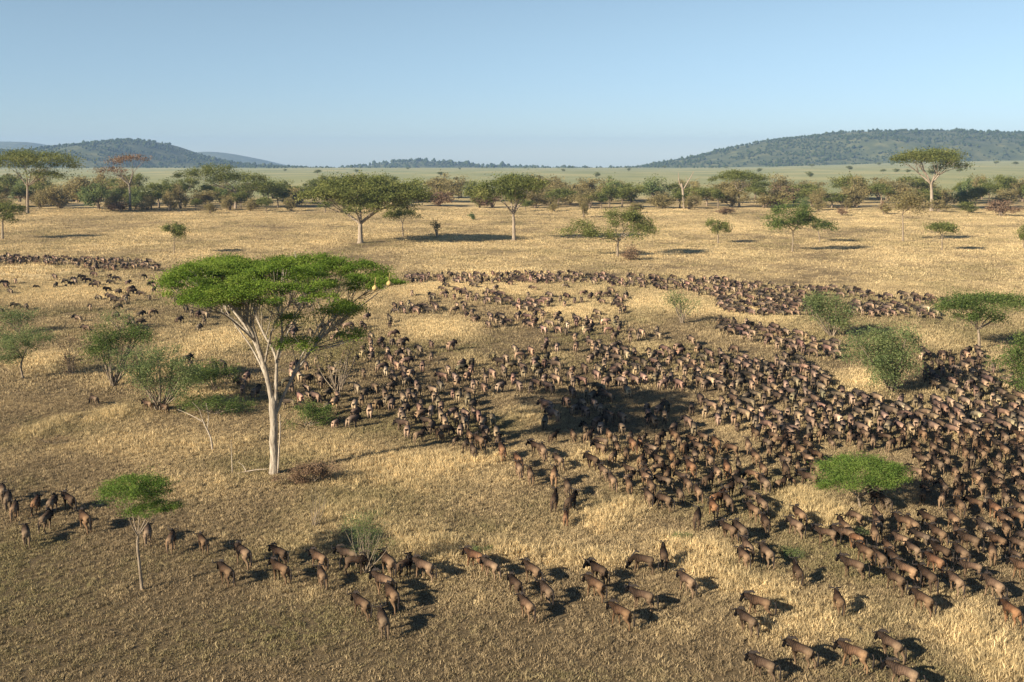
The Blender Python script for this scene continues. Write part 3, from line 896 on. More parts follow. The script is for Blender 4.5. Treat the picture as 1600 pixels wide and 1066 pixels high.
# --- trees on the golden plain and in front of the belt
TG = None
plant('acacia', 'big spreading acacia with white forked trunk, left of the lone dark tree', 'tree', (563, 381),
      [(572, 298, 92, .75, 2.4, 0), (510, 305, 46, .8, 1.8, -3), (625, 306, 42, .8, 2.6, 2), (585, 318, 60, .7, 1.8, -2), (560, 285, 60, .8, 2.0, 3), (640, 300, 30, .9, 3.0, 0), (600, 300, 70, .8, 3.2, 1), (535, 300, 40, .8, 2.6, 0)],
      FA, bq_, 31, 15000, .85, 1.7, [(563, 365), (563, 350)], .75, limb=22, m=5, flat=.55)
plant('small_acacia', 'small dark acacia under the right of the big white-forked acacia', 'tree', (630, 371),
      [(630, 332, 25, .9, 1.2, 0), (612, 338, 14, .9, .9, 0)], M['leaf_far'], bm_, 32, 1500, .6, 1.0, [(629, 355), (629, 348)], .22, limb=10, m=4, flat=.6)
plant('small_bush', 'small pale bush between the dark acacia and the long shadow', 'shrub', (683, 371),
      [(683, 352, 10, .9, 1.3, 0)], DR, bm_, 33, 350, .6, .9, None, .12, limb=7, round_=True, flat=.8)
plant('acacia', 'open crowned acacia with straight trunk and long shadow, mid plain', 'tree', (803, 376),
      [(795, 288, 50, .8, 1.8, 0), (770, 298, 40, .8, 1.8, -2), (826, 284, 26, .9, 1.0, 1), (790, 305, 30, .7, 1.5, -1)],
      FA, bq_, 34, 4500, .8, 1.7, [(803, 350), (802, 335)], .5, limb=20, m=5, flat=.55)
plant('acacia', 'two lobed green acacia beside a brown bush, centre right', 'tree', (965, 400),
      [(985, 345, 32, .9, 2.2, 0), (1002, 358, 22, .9, 1.6, 0), (905, 356, 24, .8, 1.3, 0), (935, 364, 26, .8, 1.3, -1), (972, 335, 24, .8, 1.5, 1)],
      FA, bm_, 35, 4500, .62, 1.4, [(965, 388), (966, 378)], .3, limb=18, m=5, flat=.6)
plant('brown_bush', 'leafless brown bush at the foot of the two lobed acacia', 'shrub', (986, 406),
      [(986, 397, 20, .8, 1.2, 0)], BR, bm_, 36, 900, .5, .9, None, .08, limb=12, round_=True, flat=.8, crown='twigs')
plant('small_acacia', 'small rounded acacia right of the two lobed acacia', 'tree', (1122, 379),
      [(1119, 350, 19, .9, 1.2, 0), (1124, 358, 14, .9, 1.0, 0)], FA, bm_, 37, 1100, .6, .9, [(1122, 370), (1121, 364)], .2, limb=8, m=3, flat=.7)
plant('acacia', 'light green thin stemmed acacia on the right half of plain', 'tree', (1238, 393),
      [(1235, 330, 34, .9, 2.4, 0), (1222, 350, 26, .9, 1.8, 0), (1252, 345, 24, .9, 1.8, 0)],
      MD, bm_, 38, 3000, .62, 1.4, [(1239, 375), (1239, 362)], .17, limb=14, m=5, flat=.7)
plant('small_acacia', 'ragged little acacia just right of the light green one', 'tree', (1281, 378),
      [(1268, 346, 15, .9, 1.4, 0), (1288, 352, 17, .9, .9, 0)], MD, bm_, 39, 1000, .6, 1.0, [(1280, 368), (1278, 360)], .2, limb=9, m=3, flat=.7)
plant('small_acacia', 'brownish thin acacia on a pole-like trunk, right half', 'tree', (1411, 376),
      [(1410, 318, 27, .9, 2.4, 0), (1418, 312, 18, .9, 1.5, 0)], DR, bm_, 40, 1700, .7, 1.4, [(1411, 350), (1410, 335)], .2, limb=12, m=4, flat=.8)
plant('small_acacia', 'flat topped little acacia near the right edge', 'tree', (1472, 391),
      [(1474, 354, 25, .9, .8, 0), (1478, 358, 16, .9, .7, 0)], FA, bm_, 41, 1300, .6, .9, [(1472, 375), (1472, 368)], .14, limb=9, m=4, flat=.6)
plant('small_acacia', 'dark small acacia cut by the right edge of photo', 'tree', (1602, 388),
      [(1602, 358, 17, .9, 1.3, 0), (1604, 370, 15, .9, 1.2, 0)], FA, bm_, 42, 1100, .6, .9, None, .14, limb=8, round_=True, flat=.7)
plant('small_acacia', 'dark acacia cut by the left edge above the herd', 'tree', (4, 374),
      [(8, 326, 28, .9, 1.6, 0), (0, 338, 26, .9, 1.6, 0)], FA, bm_, 43, 2200, .7, 1.3, [(4, 356), (4, 346)], .3, limb=10, m=4, flat=.6)
plant('small_acacia', 'little flat topped acacia alone above the left herd', 'tree', (272, 397),
      [(271, 356, 18, .9, .8, 0), (272, 364, 13, .9, .9, 0)], FA, bm_, 44, 1300, .55, .8, [(272, 380), (272, 374)], .1, limb=10, m=4, flat=.7)
plant('acacia', 'tall white limbed umbrella acacia standing above the belt at right', 'tree', (1456, 330),
      [(1452, 246, 52, .8, 2.2, 0), (1428, 246, 32, .9, 1.8, 0), (1490, 258, 26, .8, 2.0, 0), (1460, 240, 38, .8, 1.6, 3)],
      FA, bq_, 45, 5200, 1.1, 2.4, [(1456, 305), (1455, 288)], .75, limb=24, m=6, flat=.5)
plant('acacia', 'flat umbrella acacia right of the bare dead trunk', 'tree', (1155, 324),
      [(1156, 277, 44, .8, 1.3, 0), (1150, 272, 30, .8, 1.0, 2)], FA, bq_, 46, 2800, 1.0, 2.0, [(1155, 310), (1154, 302)], .5, limb=18, m=5, flat=.45)
plant('acacia', 'broad dark acacia at the far left above the plain', 'tree', (43, 334),
      [(50, 246, 72, .8, 2.6, 0), (20, 254, 46, .8, 2.4, 0), (98, 258, 28, .8, 1.8, 0), (70, 272, 36, .8, 1.6, -3)],
      FA, bm_, 47, 5600, 1.0, 2.3, [(43, 310), (43, 292)], .55, limb=18, m=5, flat=.5)
plant('bare_acacia', 'half bare whitish acacia with reddish crown, left', 'tree', (203, 328),
      [(208, 248, 36, .8, 1.2, 0), (180, 252, 22, .8, .9, 0), (178, 266, 30, .8, 1.4, -4)],
      M['leaf_brown'], bp_, 48, 900, 1.0, 2.0, [(203, 305), (202, 290)], .5, limb=28, m=6, flat=.5)
plant('acacia', 'wide low acacia with layered crown left of the big white-forked one', 'tree', (368, 326),
      [(320, 272, 44, .8, 2.4, 0), (370, 278, 50, .8, 2.4, 0), (405, 290, 34, .8, 2.2, 0), (340, 264, 30, .8, 1.4, 3)],
      FA, bq_, 49, 5200, 1.0, 2.2, [(368, 312), (368, 303)], .5, limb=16, m=5, flat=.55)
dead_tree('dead_tree', 'bare dead forked trunk standing in the tree belt', (1069, 327),
          [([(1069, 328, 0), (1068, 312, 0), (1067, 298, 0), (1065, 288, 0)], 0.62, .42), ([(1066, 295, 0), (1061, 284, 0), (1060, 270, 0)], .36, .10), ([(1068, 296, 0), (1074, 286, 0), (1080, 276, 0), (1084, 268, 0)], .32, .10),
           ([(1075, 285, 0), (1072, 277, 0)], .18, .08)], M['bark_plain'])

# --- the tree belt: prototypes, then copies that share their meshes
def belt_proto(seed, kind):
    r = np.random.RandomState(seed)
    # unit tree: crown about 10 m wide, 8 m tall, base at origin
    if kind == 'flat':
        pd = [((r.normal(0, 1.2), r.normal(0, 1.2), 6.8 + r.normal(0, .3)), 4.2, 3.6, 1.3), ((r.normal(0, 2.4), r.normal(0, 1.5), 5.4), 2.6, 2.4, 1.4), ((r.normal(0, 2.4), r.normal(0, 1.5), 5.0), 2.4, 2.4, 1.3)]
    else:
        pd = [((r.normal(0, .8), r.normal(0, .8), 4.9), 3.6, 3.2, 2.4), ((r.normal(0, 2.4), r.normal(0, 1.5), 3.9), 2.4, 2.4, 2.0), ((r.normal(0, 2.4), r.normal(0, 1.5), 3.4), 2.6, 2.4, 2.1), ((r.normal(0, 2.4), r.normal(0, 1.5), 2.4), 2.4, 2.2, 1.6)]
    pd = [(np.array(a), b, c, d) for a, b, c, d in pd]
    C = clumps(pd, 1.25, r, kind != 'flat')
    cm = leaves_mesh('crown', C, 1.3, 3600 if kind != 'flat' else 3000, .58, r, .55)
    mb = MB()
    if kind == 'flat':
        mb.tube(np.array([(0, 0, -.3), (.1, 0, 1.6), (0, .1, 3.0)]), [.34, .25, .2], 6, False)
        limbs_to(mb, (0, .1, 3.0), .2, C[r.choice(len(C), 12, False)], r, 4, 4)
    else:
        for q in range(9):
            t_ = C[r.randint(len(C))]
            mb.tube(bez(np.array((r.normal(0, .3), r.normal(0, .3), -.2)), t_ * np.array((.3, .3, .6)), t_, 5), np.linspace(.17, .05, 5), 4, False)
    return cm, mb.mesh('trunk')

protos = {}
for k, kind in enumerate(['flat', 'flat', 'bush', 'bush', 'bush', 'flat', 'bush', 'bush']):
    protos[k] = belt_proto(200 + k, kind)
kinds = {'green': ([0, 1, 5, 2], M['leaf_far'], 'belt_acacia', 'green flat crowned tree in the far belt across the plain'),
         'olive': ([2, 3, 4, 6, 7], M['leaf_dry'], 'belt_bush', 'dry olive bushy tree in the far belt across the plain'),
         'grey': ([3, 4, 6, 7], M['leaf_grey'], 'belt_bush', 'dull grey green bushy tree in the far belt across plain'),
         'brown': ([4, 7, 3], M['leaf_brown'], 'bare_bush', 'brown leafless bush in the far belt across the plain')}
mesh_cache = {}
def belt_tree(px, py, wpx, hpx, kname, r, Yoff=0, label=None, group='trees of the belt across the plain', Z=None, name=None):
    ids, lm, nm, lab = kinds[kname]
    k = ids[r.randint(len(ids))]
    if (k, kname) not in mesh_cache:
        cm = protos[k][0].copy(); cm.materials.clear(); cm.materials.append(lm)
        tm = protos[k][1].copy(); tm.materials.clear(); tm.materials.append(bf_)
        mesh_cache[(k, kname)] = (cm, tm)
    cm, tm = mesh_cache[(k, kname)]
    p = at(px, py); p[1] += Yoff
    p[2] = hz(p[0], p[1])
    w = depth_of(p[1])
    root = empty(name or nm, p, r.uniform(0, 6.28))
    sx = wpx * w / 1600 / 10.0; sz = hpx * w / 1600 / (8.2 if k in (0, 1, 5) else 7.2)
    root.scale = (sx, sx * r.uniform(.8, 1.1), sz)
    tag(root, label or lab, 'tree', group)
    obj('crown', cm, lm, root); obj('trunk', tm, bf_, root)

LANDMARKS = [(43, 'broad far-left acacia'), (203, 'half bare white acacia'), (368, 'layered wide acacia'), (563, 'white-forked acacia'), (803, 'open crowned acacia'), (1069, 'bare dead trunk'), (1155, 'flat umbrella acacia'), (1456, 'tall white-limbed acacia')]
ORD = 'first second third fourth fifth sixth seventh eighth ninth tenth eleventh twelfth thirteenth fourteenth fifteenth sixteenth seventeenth eighteenth nineteenth twentieth'.split()
def ordinal_labels(items, tail):
    """items: (px, noun); a label each, counted from the nearest landmark outwards"""
    near = [min(range(len(LANDMARKS)), key=lambda q: abs(LANDMARKS[q][0] - p)) for p, _ in items]
    out = [None] * len(items)
    for k in range(len(LANDMARKS)):
        for side in (-1, 1):
            for noun in set(n for _, n in items):
                ids = [i for i, (p, n) in enumerate(items) if n == noun and near[i] == k and (p - LANDMARKS[k][0] >= 0) == (side > 0)]
                ids.sort(key=lambda i: abs(items[i][0] - LANDMARKS[k][0]))
                for o, i in enumerate(ids):
                    out[i] = f"{ORD[o]} {noun} {'left' if side < 0 else 'right'} of the {LANDMARKS[k][1]} {tail}"
    return out

r = np.random.RandomState(77)
belt = []
px = -170.0
while px < 1770:
    for row, (yy, hh) in enumerate(((331, 23), (324, 31), (317, 35), (312, 36))):
        if r.rand() < (.34, .66, .72, .6)[row]:
            kn = r.choice(['green', 'olive', 'grey', 'brown'], p=[.42, .46, .10, .02])
            wide = r.uniform(30, 60) if row else r.uniform(18, 38)
            hpx = hh * r.uniform(.7, 1.1) * (.8 if kn == 'brown' else 1)
            if px < 300: hpx *= 1.2
            belt.append((px + r.uniform(-12, 12), yy + r.uniform(-3, 3), wide, hpx, kn))
    px += 23
NOUN = {'green': 'green flat crowned tree', 'olive': 'olive bushy tree', 'grey': 'grey green bushy tree', 'brown': 'brown leafless bush'}
for q, lb in zip(belt, ordinal_labels([(q[0], NOUN[q[4]]) for q in belt], 'in the tree belt')):
    belt_tree(*q, r, label=lb)
# scattered little bushes in front of the belt
for (px, py, w, h, kn, lab) in [(237, 327, 44, 30, 'green', 'dark round bush under the half bare white acacia'), (190, 330, 50, 14, 'brown', 'low brown thicket before the half bare white acacia'),
                            (1315, 338, 16, 14, 'brown', 'small brown bush near the belt right of centre'), (1380, 336, 22, 20, 'brown', 'brown bush beside the pole-trunked acacia'),
                            (1565, 338, 40, 26, 'brown', 'wide brown bush before the belt at the far right'), (1130, 336, 26, 12, 'brown', 'low brown bush below the flat umbrella acacia'),
                            (912, 340, 20, 26, 'olive', 'thin olive tree on the plain right of the long shadow'), (738, 344, 14, 12, 'grey', 'tiny grey bush left of the open crowned acacia'),
                            (1545, 318, 40, 32, 'green', 'dark green round tree in the belt near right edge')]:
    belt_tree(px, py, w, h, kn, r, label=lab, name={'brown': 'bare_bush', 'green': 'belt_bush', 'olive': 'belt_bush', 'grey': 'belt_bush'}[kn])
# lone trees far out on the plain
FAR = [(880, 1900), (1320, 1500), (1372, 1350), (1392, 1300), (1410, 1250), (1575, 1900), (1545, 2100), (1130, 2500), (1385, 2300), (1365, 2350), (1262, 2400), (640, 2300), (720, 2500),
                (560, 1700), (980, 2100), (1035, 2500), (1060, 2600), (820, 2600), (1180, 1700), (1490, 1200), (1448, 1000), (450, 1900), (500, 1400), (1260, 1150), (930, 1250), (690, 1250)]
for (px, D), lb in zip(FAR, ordinal_labels([(q[0], 'tiny tree on the far pale plain') for q in FAR], 'counting outwards')):
    X = (px - 800) / 1600 * D
    ids, lm, nm, lab = kinds['green']
    k = ids[r.randint(len(ids))]
    cm, tm = mesh_cache[(k, 'green')] if (k, 'green') in mesh_cache else protos[k]
    root = empty('plain_tree', (X, D, hz(X, D)), r.uniform(0, 6.28))
    s = r.uniform(.7, 1.25)
    root.scale = (s, s, s * .85)
    tag(root, lb, 'tree', 'lone trees on the far plain')
    obj('crown', cm, lm, root); obj('trunk', tm, bf_, root)
# ------------------------------------------------------------------ wildebeest
BROWN, SHOULDER, BLACKISH, RUMP, LEG, SHANK, BELLY = (.105, .070, .049), (.040, .028, .021), (.008, .007, .007), (.225, .158, .102), (.135, .092, .057), (.215, .152, .098), (.07, .046, .032)
BODY = 0.76
TURN = {}

def skeleton(pose):
    J = {}
    def put(k, p, r, c): J[k] = [np.array(p, float), r, c]
    put('pelvis', (-.50, 0, .98), .245, RUMP); put('rump', (-.71, 0, .96), .18, RUMP)
    put('loin', (-.16, 0, 1.02), .26, BROWN); put('mid', (.14, 0, 1.02), .29, BROWN); put('chest', (.45, 0, 1.04), .325, SHOULDER)
    put('withers', (.42, 0, 1.26), .19, SHOULDER)
    put('neck', (.72, 0, 1.13), .205, SHOULDER); put('nape', (.90, 0, 1.19), .15, SHOULDER); put('poll', (1.05, 0, 1.22), .12, BLACKISH)
    put('muzzle', (1.18, 0, 1.00), .10, BLACKISH); put('nose', (1.26, 0, .82), .095, BLACKISH)
    ph = {'walk': (.16, -.14, -.16, .14), 'stride': (-.15, .15, .14, -.15), 'stand': (.02, -.02, .02, -.02), 'graze': (.12, -.06, -.05, .05), 'look': (.03, -.02, -.03, .03), 'alert': (.02, .0, .03, -.03)}[pose]
    for i, s in enumerate((1, -1)):
        d = ph[i]; q = 'ab'[i]
        put('sh' + q, (.46, .16 * s, .84), .135, SHOULDER); put('el' + q, (.43 + d * .2, .155 * s, .68), .088, LEG)
        put('kn' + q, (.46 + d * .7, .14 * s, .42), .052, SHANK); put('fe' + q, (.44 + d * 1.0, .14 * s, .12), .036, SHANK); put('ho' + q, (.47 + d * 1.05, .14 * s, .03), .045, BLACKISH)
        d = ph[2 + i]
        put('hi' + q, (-.56, .15 * s, .85), .18, RUMP); put('st' + q, (-.48 + d * .3, .165 * s, .66), .125, LEG)
        put('hk' + q, (-.70 + d * .7, .14 * s, .46), .056, SHANK); put('hf' + q, (-.65 + d * 1.0, .14 * s, .13), .038, SHANK); put('hh' + q, (-.61 + d * 1.05, .14 * s, .03), .046, BLACKISH)
    if pose == 'graze':
        for k, p in (('neck', (.74, 0, .98)), ('nape', (.93, 0, .80)), ('poll', (1.06, 0, .62)), ('muzzle', (1.17, 0, .38)), ('nose', (1.20, 0, .20))):
            J[k][0] = np.array(p)
    if pose == 'look':
        c0 = np.array((.62, 0, 0))
        for k, a in (('neck', .15), ('nape', .45), ('poll', .85), ('muzzle', 1.05), ('nose', 1.12)):
            p = J[k][0] - c0
            J[k][0] = c0 + np.array((p[0] * math.cos(a), p[0] * math.sin(a), p[2] + .04))
    if pose == 'alert':
        for k, dz in (('neck', .06), ('nape', .13), ('poll', .2), ('muzzle', .2), ('nose', .18)):
            J[k][0] = J[k][0] + np.array((-.04, 0, dz))
    if pose in ('walk', 'stride'):
        for k, dz in (('nape', -.05), ('poll', -.12), ('muzzle', -.14), ('nose', -.15)):
            J[k][0] = J[k][0] + np.array((.04, 0, dz))
    E = [('pelvis', 'rump'), ('pelvis', 'loin'), ('loin', 'mid'), ('mid', 'chest'), ('chest', 'withers'), ('chest', 'neck'), ('neck', 'nape'), ('nape', 'poll'), ('poll', 'muzzle'), ('muzzle', 'nose')]
    for q in 'ab':
        E += [('chest', 'sh' + q), ('sh' + q, 'el' + q), ('el' + q, 'kn' + q), ('kn' + q, 'fe' + q), ('fe' + q, 'ho' + q),
              ('pelvis', 'hi' + q), ('hi' + q, 'st' + q), ('st' + q, 'hk' + q), ('hk' + q, 'hf' + q), ('hf' + q, 'hh' + q)]
    for k in J: J[k][0] = J[k][0] * np.array((.87, 1.02, 1.0))
    return J, E

def body_mesh(pose, level):
    J, E = skeleton(pose)
    if level == 0:
        drop = ['withers', 'muzzle'] + [k + q for k in ('el', 'fe', 'st', 'hf') for q in 'ab']
        E2 = []
        par = {b: a for a, b in E}
        for a, b in E:
            if b in drop: continue
            while a in drop: a = par[a]
            E2.append((a, b))
        E = E2
        J = {k: v for k, v in J.items() if k not in drop}
    keys = list(J)
    me = bpy.data.meshes.new('skeleton')
    me.from_pydata([tuple(J[k][0]) for k in keys], [(keys.index(a), keys.index(b)) for a, b in E], [])
    o = bpy.data.objects.new('skeleton', me)
    COL.objects.link(o)
    sk = o.modifiers.new('skin', 'SKIN'); sk.use_smooth_shade = True; sk.branch_smoothing = .4
    for i, k in enumerate(keys):
        v = me.skin_vertices[0].data[i]
        rr = J[k][1] * (0.96 if J[k][1] > .15 else 1.02)
        v.radius = (rr, rr); v.use_root = (k == 'pelvis')
    if level > 0:
        sd = o.modifiers.new('sub', 'SUBSURF'); sd.levels = 1; sd.render_levels = 1
    dg = bpy.context.evaluated_depsgraph_get()
    dg.update()
    ev = o.evaluated_get(dg)
    em = ev.to_mesh()
    n = len(em.vertices)
    V = np.zeros(n * 3, np.float32); em.vertices.foreach_get('co', V); V = V.reshape(-1, 3).astype(float)
    F3, F4 = [], []
    for p in em.polygons:
        f = list(p.vertices)
        if len(f) == 4: F4.append(f)
        else:
            for q in range(1, len(f) - 1): F3.append((f[0], f[q], f[q + 1]))
    ev.to_mesh_clear()
    bpy.data.objects.remove(o); bpy.data.meshes.remove(me)
    # coat by the nearest bone
    best = np.full(n, 1e9); colr = np.zeros((n, 3))
    for a, b in E:
        A, Bq = J[a][0], J[b][0]
        t = np.clip(((V - A) @ (Bq - A)) / ((Bq - A) @ (Bq - A)), 0, 1)
        d = np.linalg.norm(V - (A + t[:, None] * (Bq - A)), axis=1) / (J[a][1] * (1 - t) + J[b][1] * t)
        c = np.asarray(J[a][2])[None] * (1 - t[:, None]) + np.asarray(J[b][2])[None] * t[:, None]
        k = d < best
        best[k] = d[k]; colr[k] = c[k]
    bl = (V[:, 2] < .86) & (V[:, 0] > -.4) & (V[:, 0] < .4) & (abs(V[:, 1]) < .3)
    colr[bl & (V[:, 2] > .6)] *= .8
    return V, F4, F3, colr, J

def head_frame(J):
    f = J['nose'][0] - J['poll'][0]; f /= np.linalg.norm(f)
    back = J['nape'][0] - J['poll'][0]
    s = np.cross(back, f); s /= np.linalg.norm(s) + 1e-9
    if s[1] < 0: s = -s
    up = np.cross(f, s)
    if up @ np.array((.7, 0, 1.0)) < 0: up = -up
    return J['poll'][0], f, s, up

def horn_tube(J, side, mb, sides=6, segs=7, fat=1.0):
    o, f, s, up = head_frame(J)
    pts = [(-.02, .06, .08), (-.01, .18, .10), (-.01, .29, .08), (-.02, .355, .12), (-.05, .345, .23), (-.07, .29, .31)]
    P = np.array([o + a * f + side * b * s + c * (up * .5 + np.array((0, 0, .6))) for a, b, c in pts])
    t = np.linspace(0, len(P) - 1, segs)
    Q = np.stack([np.interp(t, np.arange(len(P)), P[:, i]) for i in range(3)], -1)
    mb.tube(Q, np.linspace(.050, .014, segs) * fat, sides, False)

def mane_mesh(J, mb):
    pts = [J['withers'][0] + np.array((-.1, 0, .14)), J['withers'][0] + np.array((.12, 0, .17)), J['neck'][0] + np.array((0, 0, .19)), J['nape'][0] + np.array((0, 0, .15)), J['poll'][0] + np.array((-.03, 0, .12))]
    P = np.array(pts); h = np.array([.03, .09, .12, .12, .05])
    V, F = [], []
    for p, q in zip(P, h):
        V += [p + np.array((0, .03, -.05)), p + np.array((0, 0, q)), p + np.array((0, -.03, -.05))]
    for i in range(len(P) - 1):
        for k in range(3):
            a, b = i * 3 + k, i * 3 + (k + 1) % 3
            F.append((a, b, b + 3, a + 3))
    mb.add(V, F)

def beard_mesh(J, mb):
    a = J['neck'][0] + np.array((.02, 0, -.18)); b = J['nape'][0] + np.array((.0, 0, -.13)); c = (J['poll'][0] + J['muzzle'][0]) / 2 + np.array((-.09, 0, -.03))
    V, F = [], []
    for p, q in ((a, .08), (b, .2), (c, .15)):
        V += [p + np.array((0, .035, .03)), p + np.array((0, 0, -q)), p + np.array((0, -.035, .03))]
    for i in range(2):
        for k in range(3):
            x_, y_ = i * 3 + k, i * 3 + (k + 1) % 3
            F.append((x_, y_, y_ + 3, x_ + 3))
    mb.add(V, F)

def tail_mesh(mb, sides=5):
    mb.tube([(-.86, 0, 1.10), (-.93, .01, .98), (-.95, .02, .80), (-.94, .03, .62), (-.93, .03, .45), (-.93, .03, .34)], [.035, .028, .038, .055, .045, .012], sides)

def ear_mesh(J, side, mb):
    o, f, s, up = head_frame(J)
    r_ = o + side * s * .11 - up * .02; t_ = o + side * s * .25 - up * .07 - f * .05
    mid = (r_ + t_) / 2
    V = [r_, mid + f * .045, t_, mid - f * .035 + up * .02]
    mb.add(V, [(0, 1, 2, 3)])

POSES = ['walk', 'stride', 'stand', 'graze', 'look', 'alert']
NEAR, MIDM, LOW = {}, {}, {}
for ps in POSES:
    V, F4, F3, cl, J = body_mesh(ps, 1)
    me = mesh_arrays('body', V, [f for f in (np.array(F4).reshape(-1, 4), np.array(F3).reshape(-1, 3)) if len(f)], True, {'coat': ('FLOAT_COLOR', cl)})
    me.materials.append(M['coat'])
    parts = []
    for nm, fn in (('horn', lambda b, J=J: horn_tube(J, 1, b)), ('horn', lambda b, J=J: horn_tube(J, -1, b)), ('mane', lambda b, J=J: mane_mesh(J, b)), ('beard', lambda b, J=J: beard_mesh(J, b)),
                   ('tail', lambda b, J=J: tail_mesh(b)), ('ear', lambda b, J=J: ear_mesh(J, 1, b)), ('ear', lambda b, J=J: ear_mesh(J, -1, b))):
        b = MB(); fn(b)
        pm = b.mesh(nm, nm in ('horn', 'tail'))
        pm.materials.append(M['horn'] if nm == 'horn' else (M['hair'] if nm != 'ear' else M['hair']))
        parts.append((nm, pm))
    NEAR[ps] = (me, parts)
    # one mesh for animals further off, and a light one for the mass
    for lvl, store in ((1, MIDM), (0, LOW)):
        if lvl == 0: V, F4, F3, cl, J = body_mesh(ps, 0)
        b = MB(); b.add(V, F4, F3)
        n0 = b.n
        horn_tube(J if lvl else skeleton(ps)[0], 1, b, 4 if lvl else 3, 5 if lvl else 4, 1.2); horn_tube(J if lvl else skeleton(ps)[0], -1, b, 4 if lvl else 3, 5 if lvl else 4, 1.2)
        JJ = skeleton(ps)[0]
        mane_mesh(JJ, b); beard_mesh(JJ, b); tail_mesh(b, 4 if lvl else 3)
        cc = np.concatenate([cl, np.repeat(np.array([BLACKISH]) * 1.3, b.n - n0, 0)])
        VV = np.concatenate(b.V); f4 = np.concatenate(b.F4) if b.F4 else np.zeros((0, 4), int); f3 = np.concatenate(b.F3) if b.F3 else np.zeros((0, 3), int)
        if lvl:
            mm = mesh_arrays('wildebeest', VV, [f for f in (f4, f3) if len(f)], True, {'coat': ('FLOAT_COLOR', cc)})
            mm.materials.append(M['coat'])
            store[ps] = mm
        else:
            store[ps] = (VV, f4, f3, cc)

HERD = 'wildebeest of the migrating herd'
def spot_free(x, y, dx=1.15, dy=1.5):
    cx, cy = int(x // 3), int(y // 3)
    for i in (-1, 0, 1):
        for j in (-1, 0, 1):
            for (a, b) in grid.get((cx + i, cy + j), ()):
                if ((a - x) / dx) ** 2 + ((b - y) / dy) ** 2 < 1: return False
    return True

grid = {}
def take(x, y):
    grid.setdefault((int(x // 3), int(y // 3)), []).append((x, y))

def animal(px, py, head, pose, label, near, scale=1.0, dark=False):
    p = at(px, py); z = hz(p[0], p[1])
    take(p[0], p[1])
    v = .92 * math.exp(ra.normal(0, .20)); w = ra.normal(0, .05)
    tint = np.array((v * (1.04 + w), v, v * (.95 - w)))
    head_words = label.split(' ')[:4]
    if 'dark' in head_words or 'black' in head_words: tint = np.array((.48, .46, .46))
    if 'reddish' in label: tint = np.array((1.22, .98, .84))
    if 'orange' in label: tint = np.array((1.32, 1.02, .80))
    if 'pale' in label and 'pale grass' not in label: tint = np.array((1.28, 1.25, 1.22))
    if near:
        root = empty('wildebeest', (p[0], p[1], z), R(head))
        bm, parts = NEAR[pose]
        obj('body', bm, None, root).color = (*tint, 1)
        for nm, pm in parts: obj(nm, pm, None, root)
    else:
        root = obj('wildebeest', MIDM[pose], None, None, (p[0], p[1], z))
        root.rotation_euler = (0, 0, R(head))
        root.color = (*tint, 1)
    root.scale = (scale * BODY * (1.12 if near else 1.0),) * 3
    return tag(root, label, 'wildebeest', HERD)

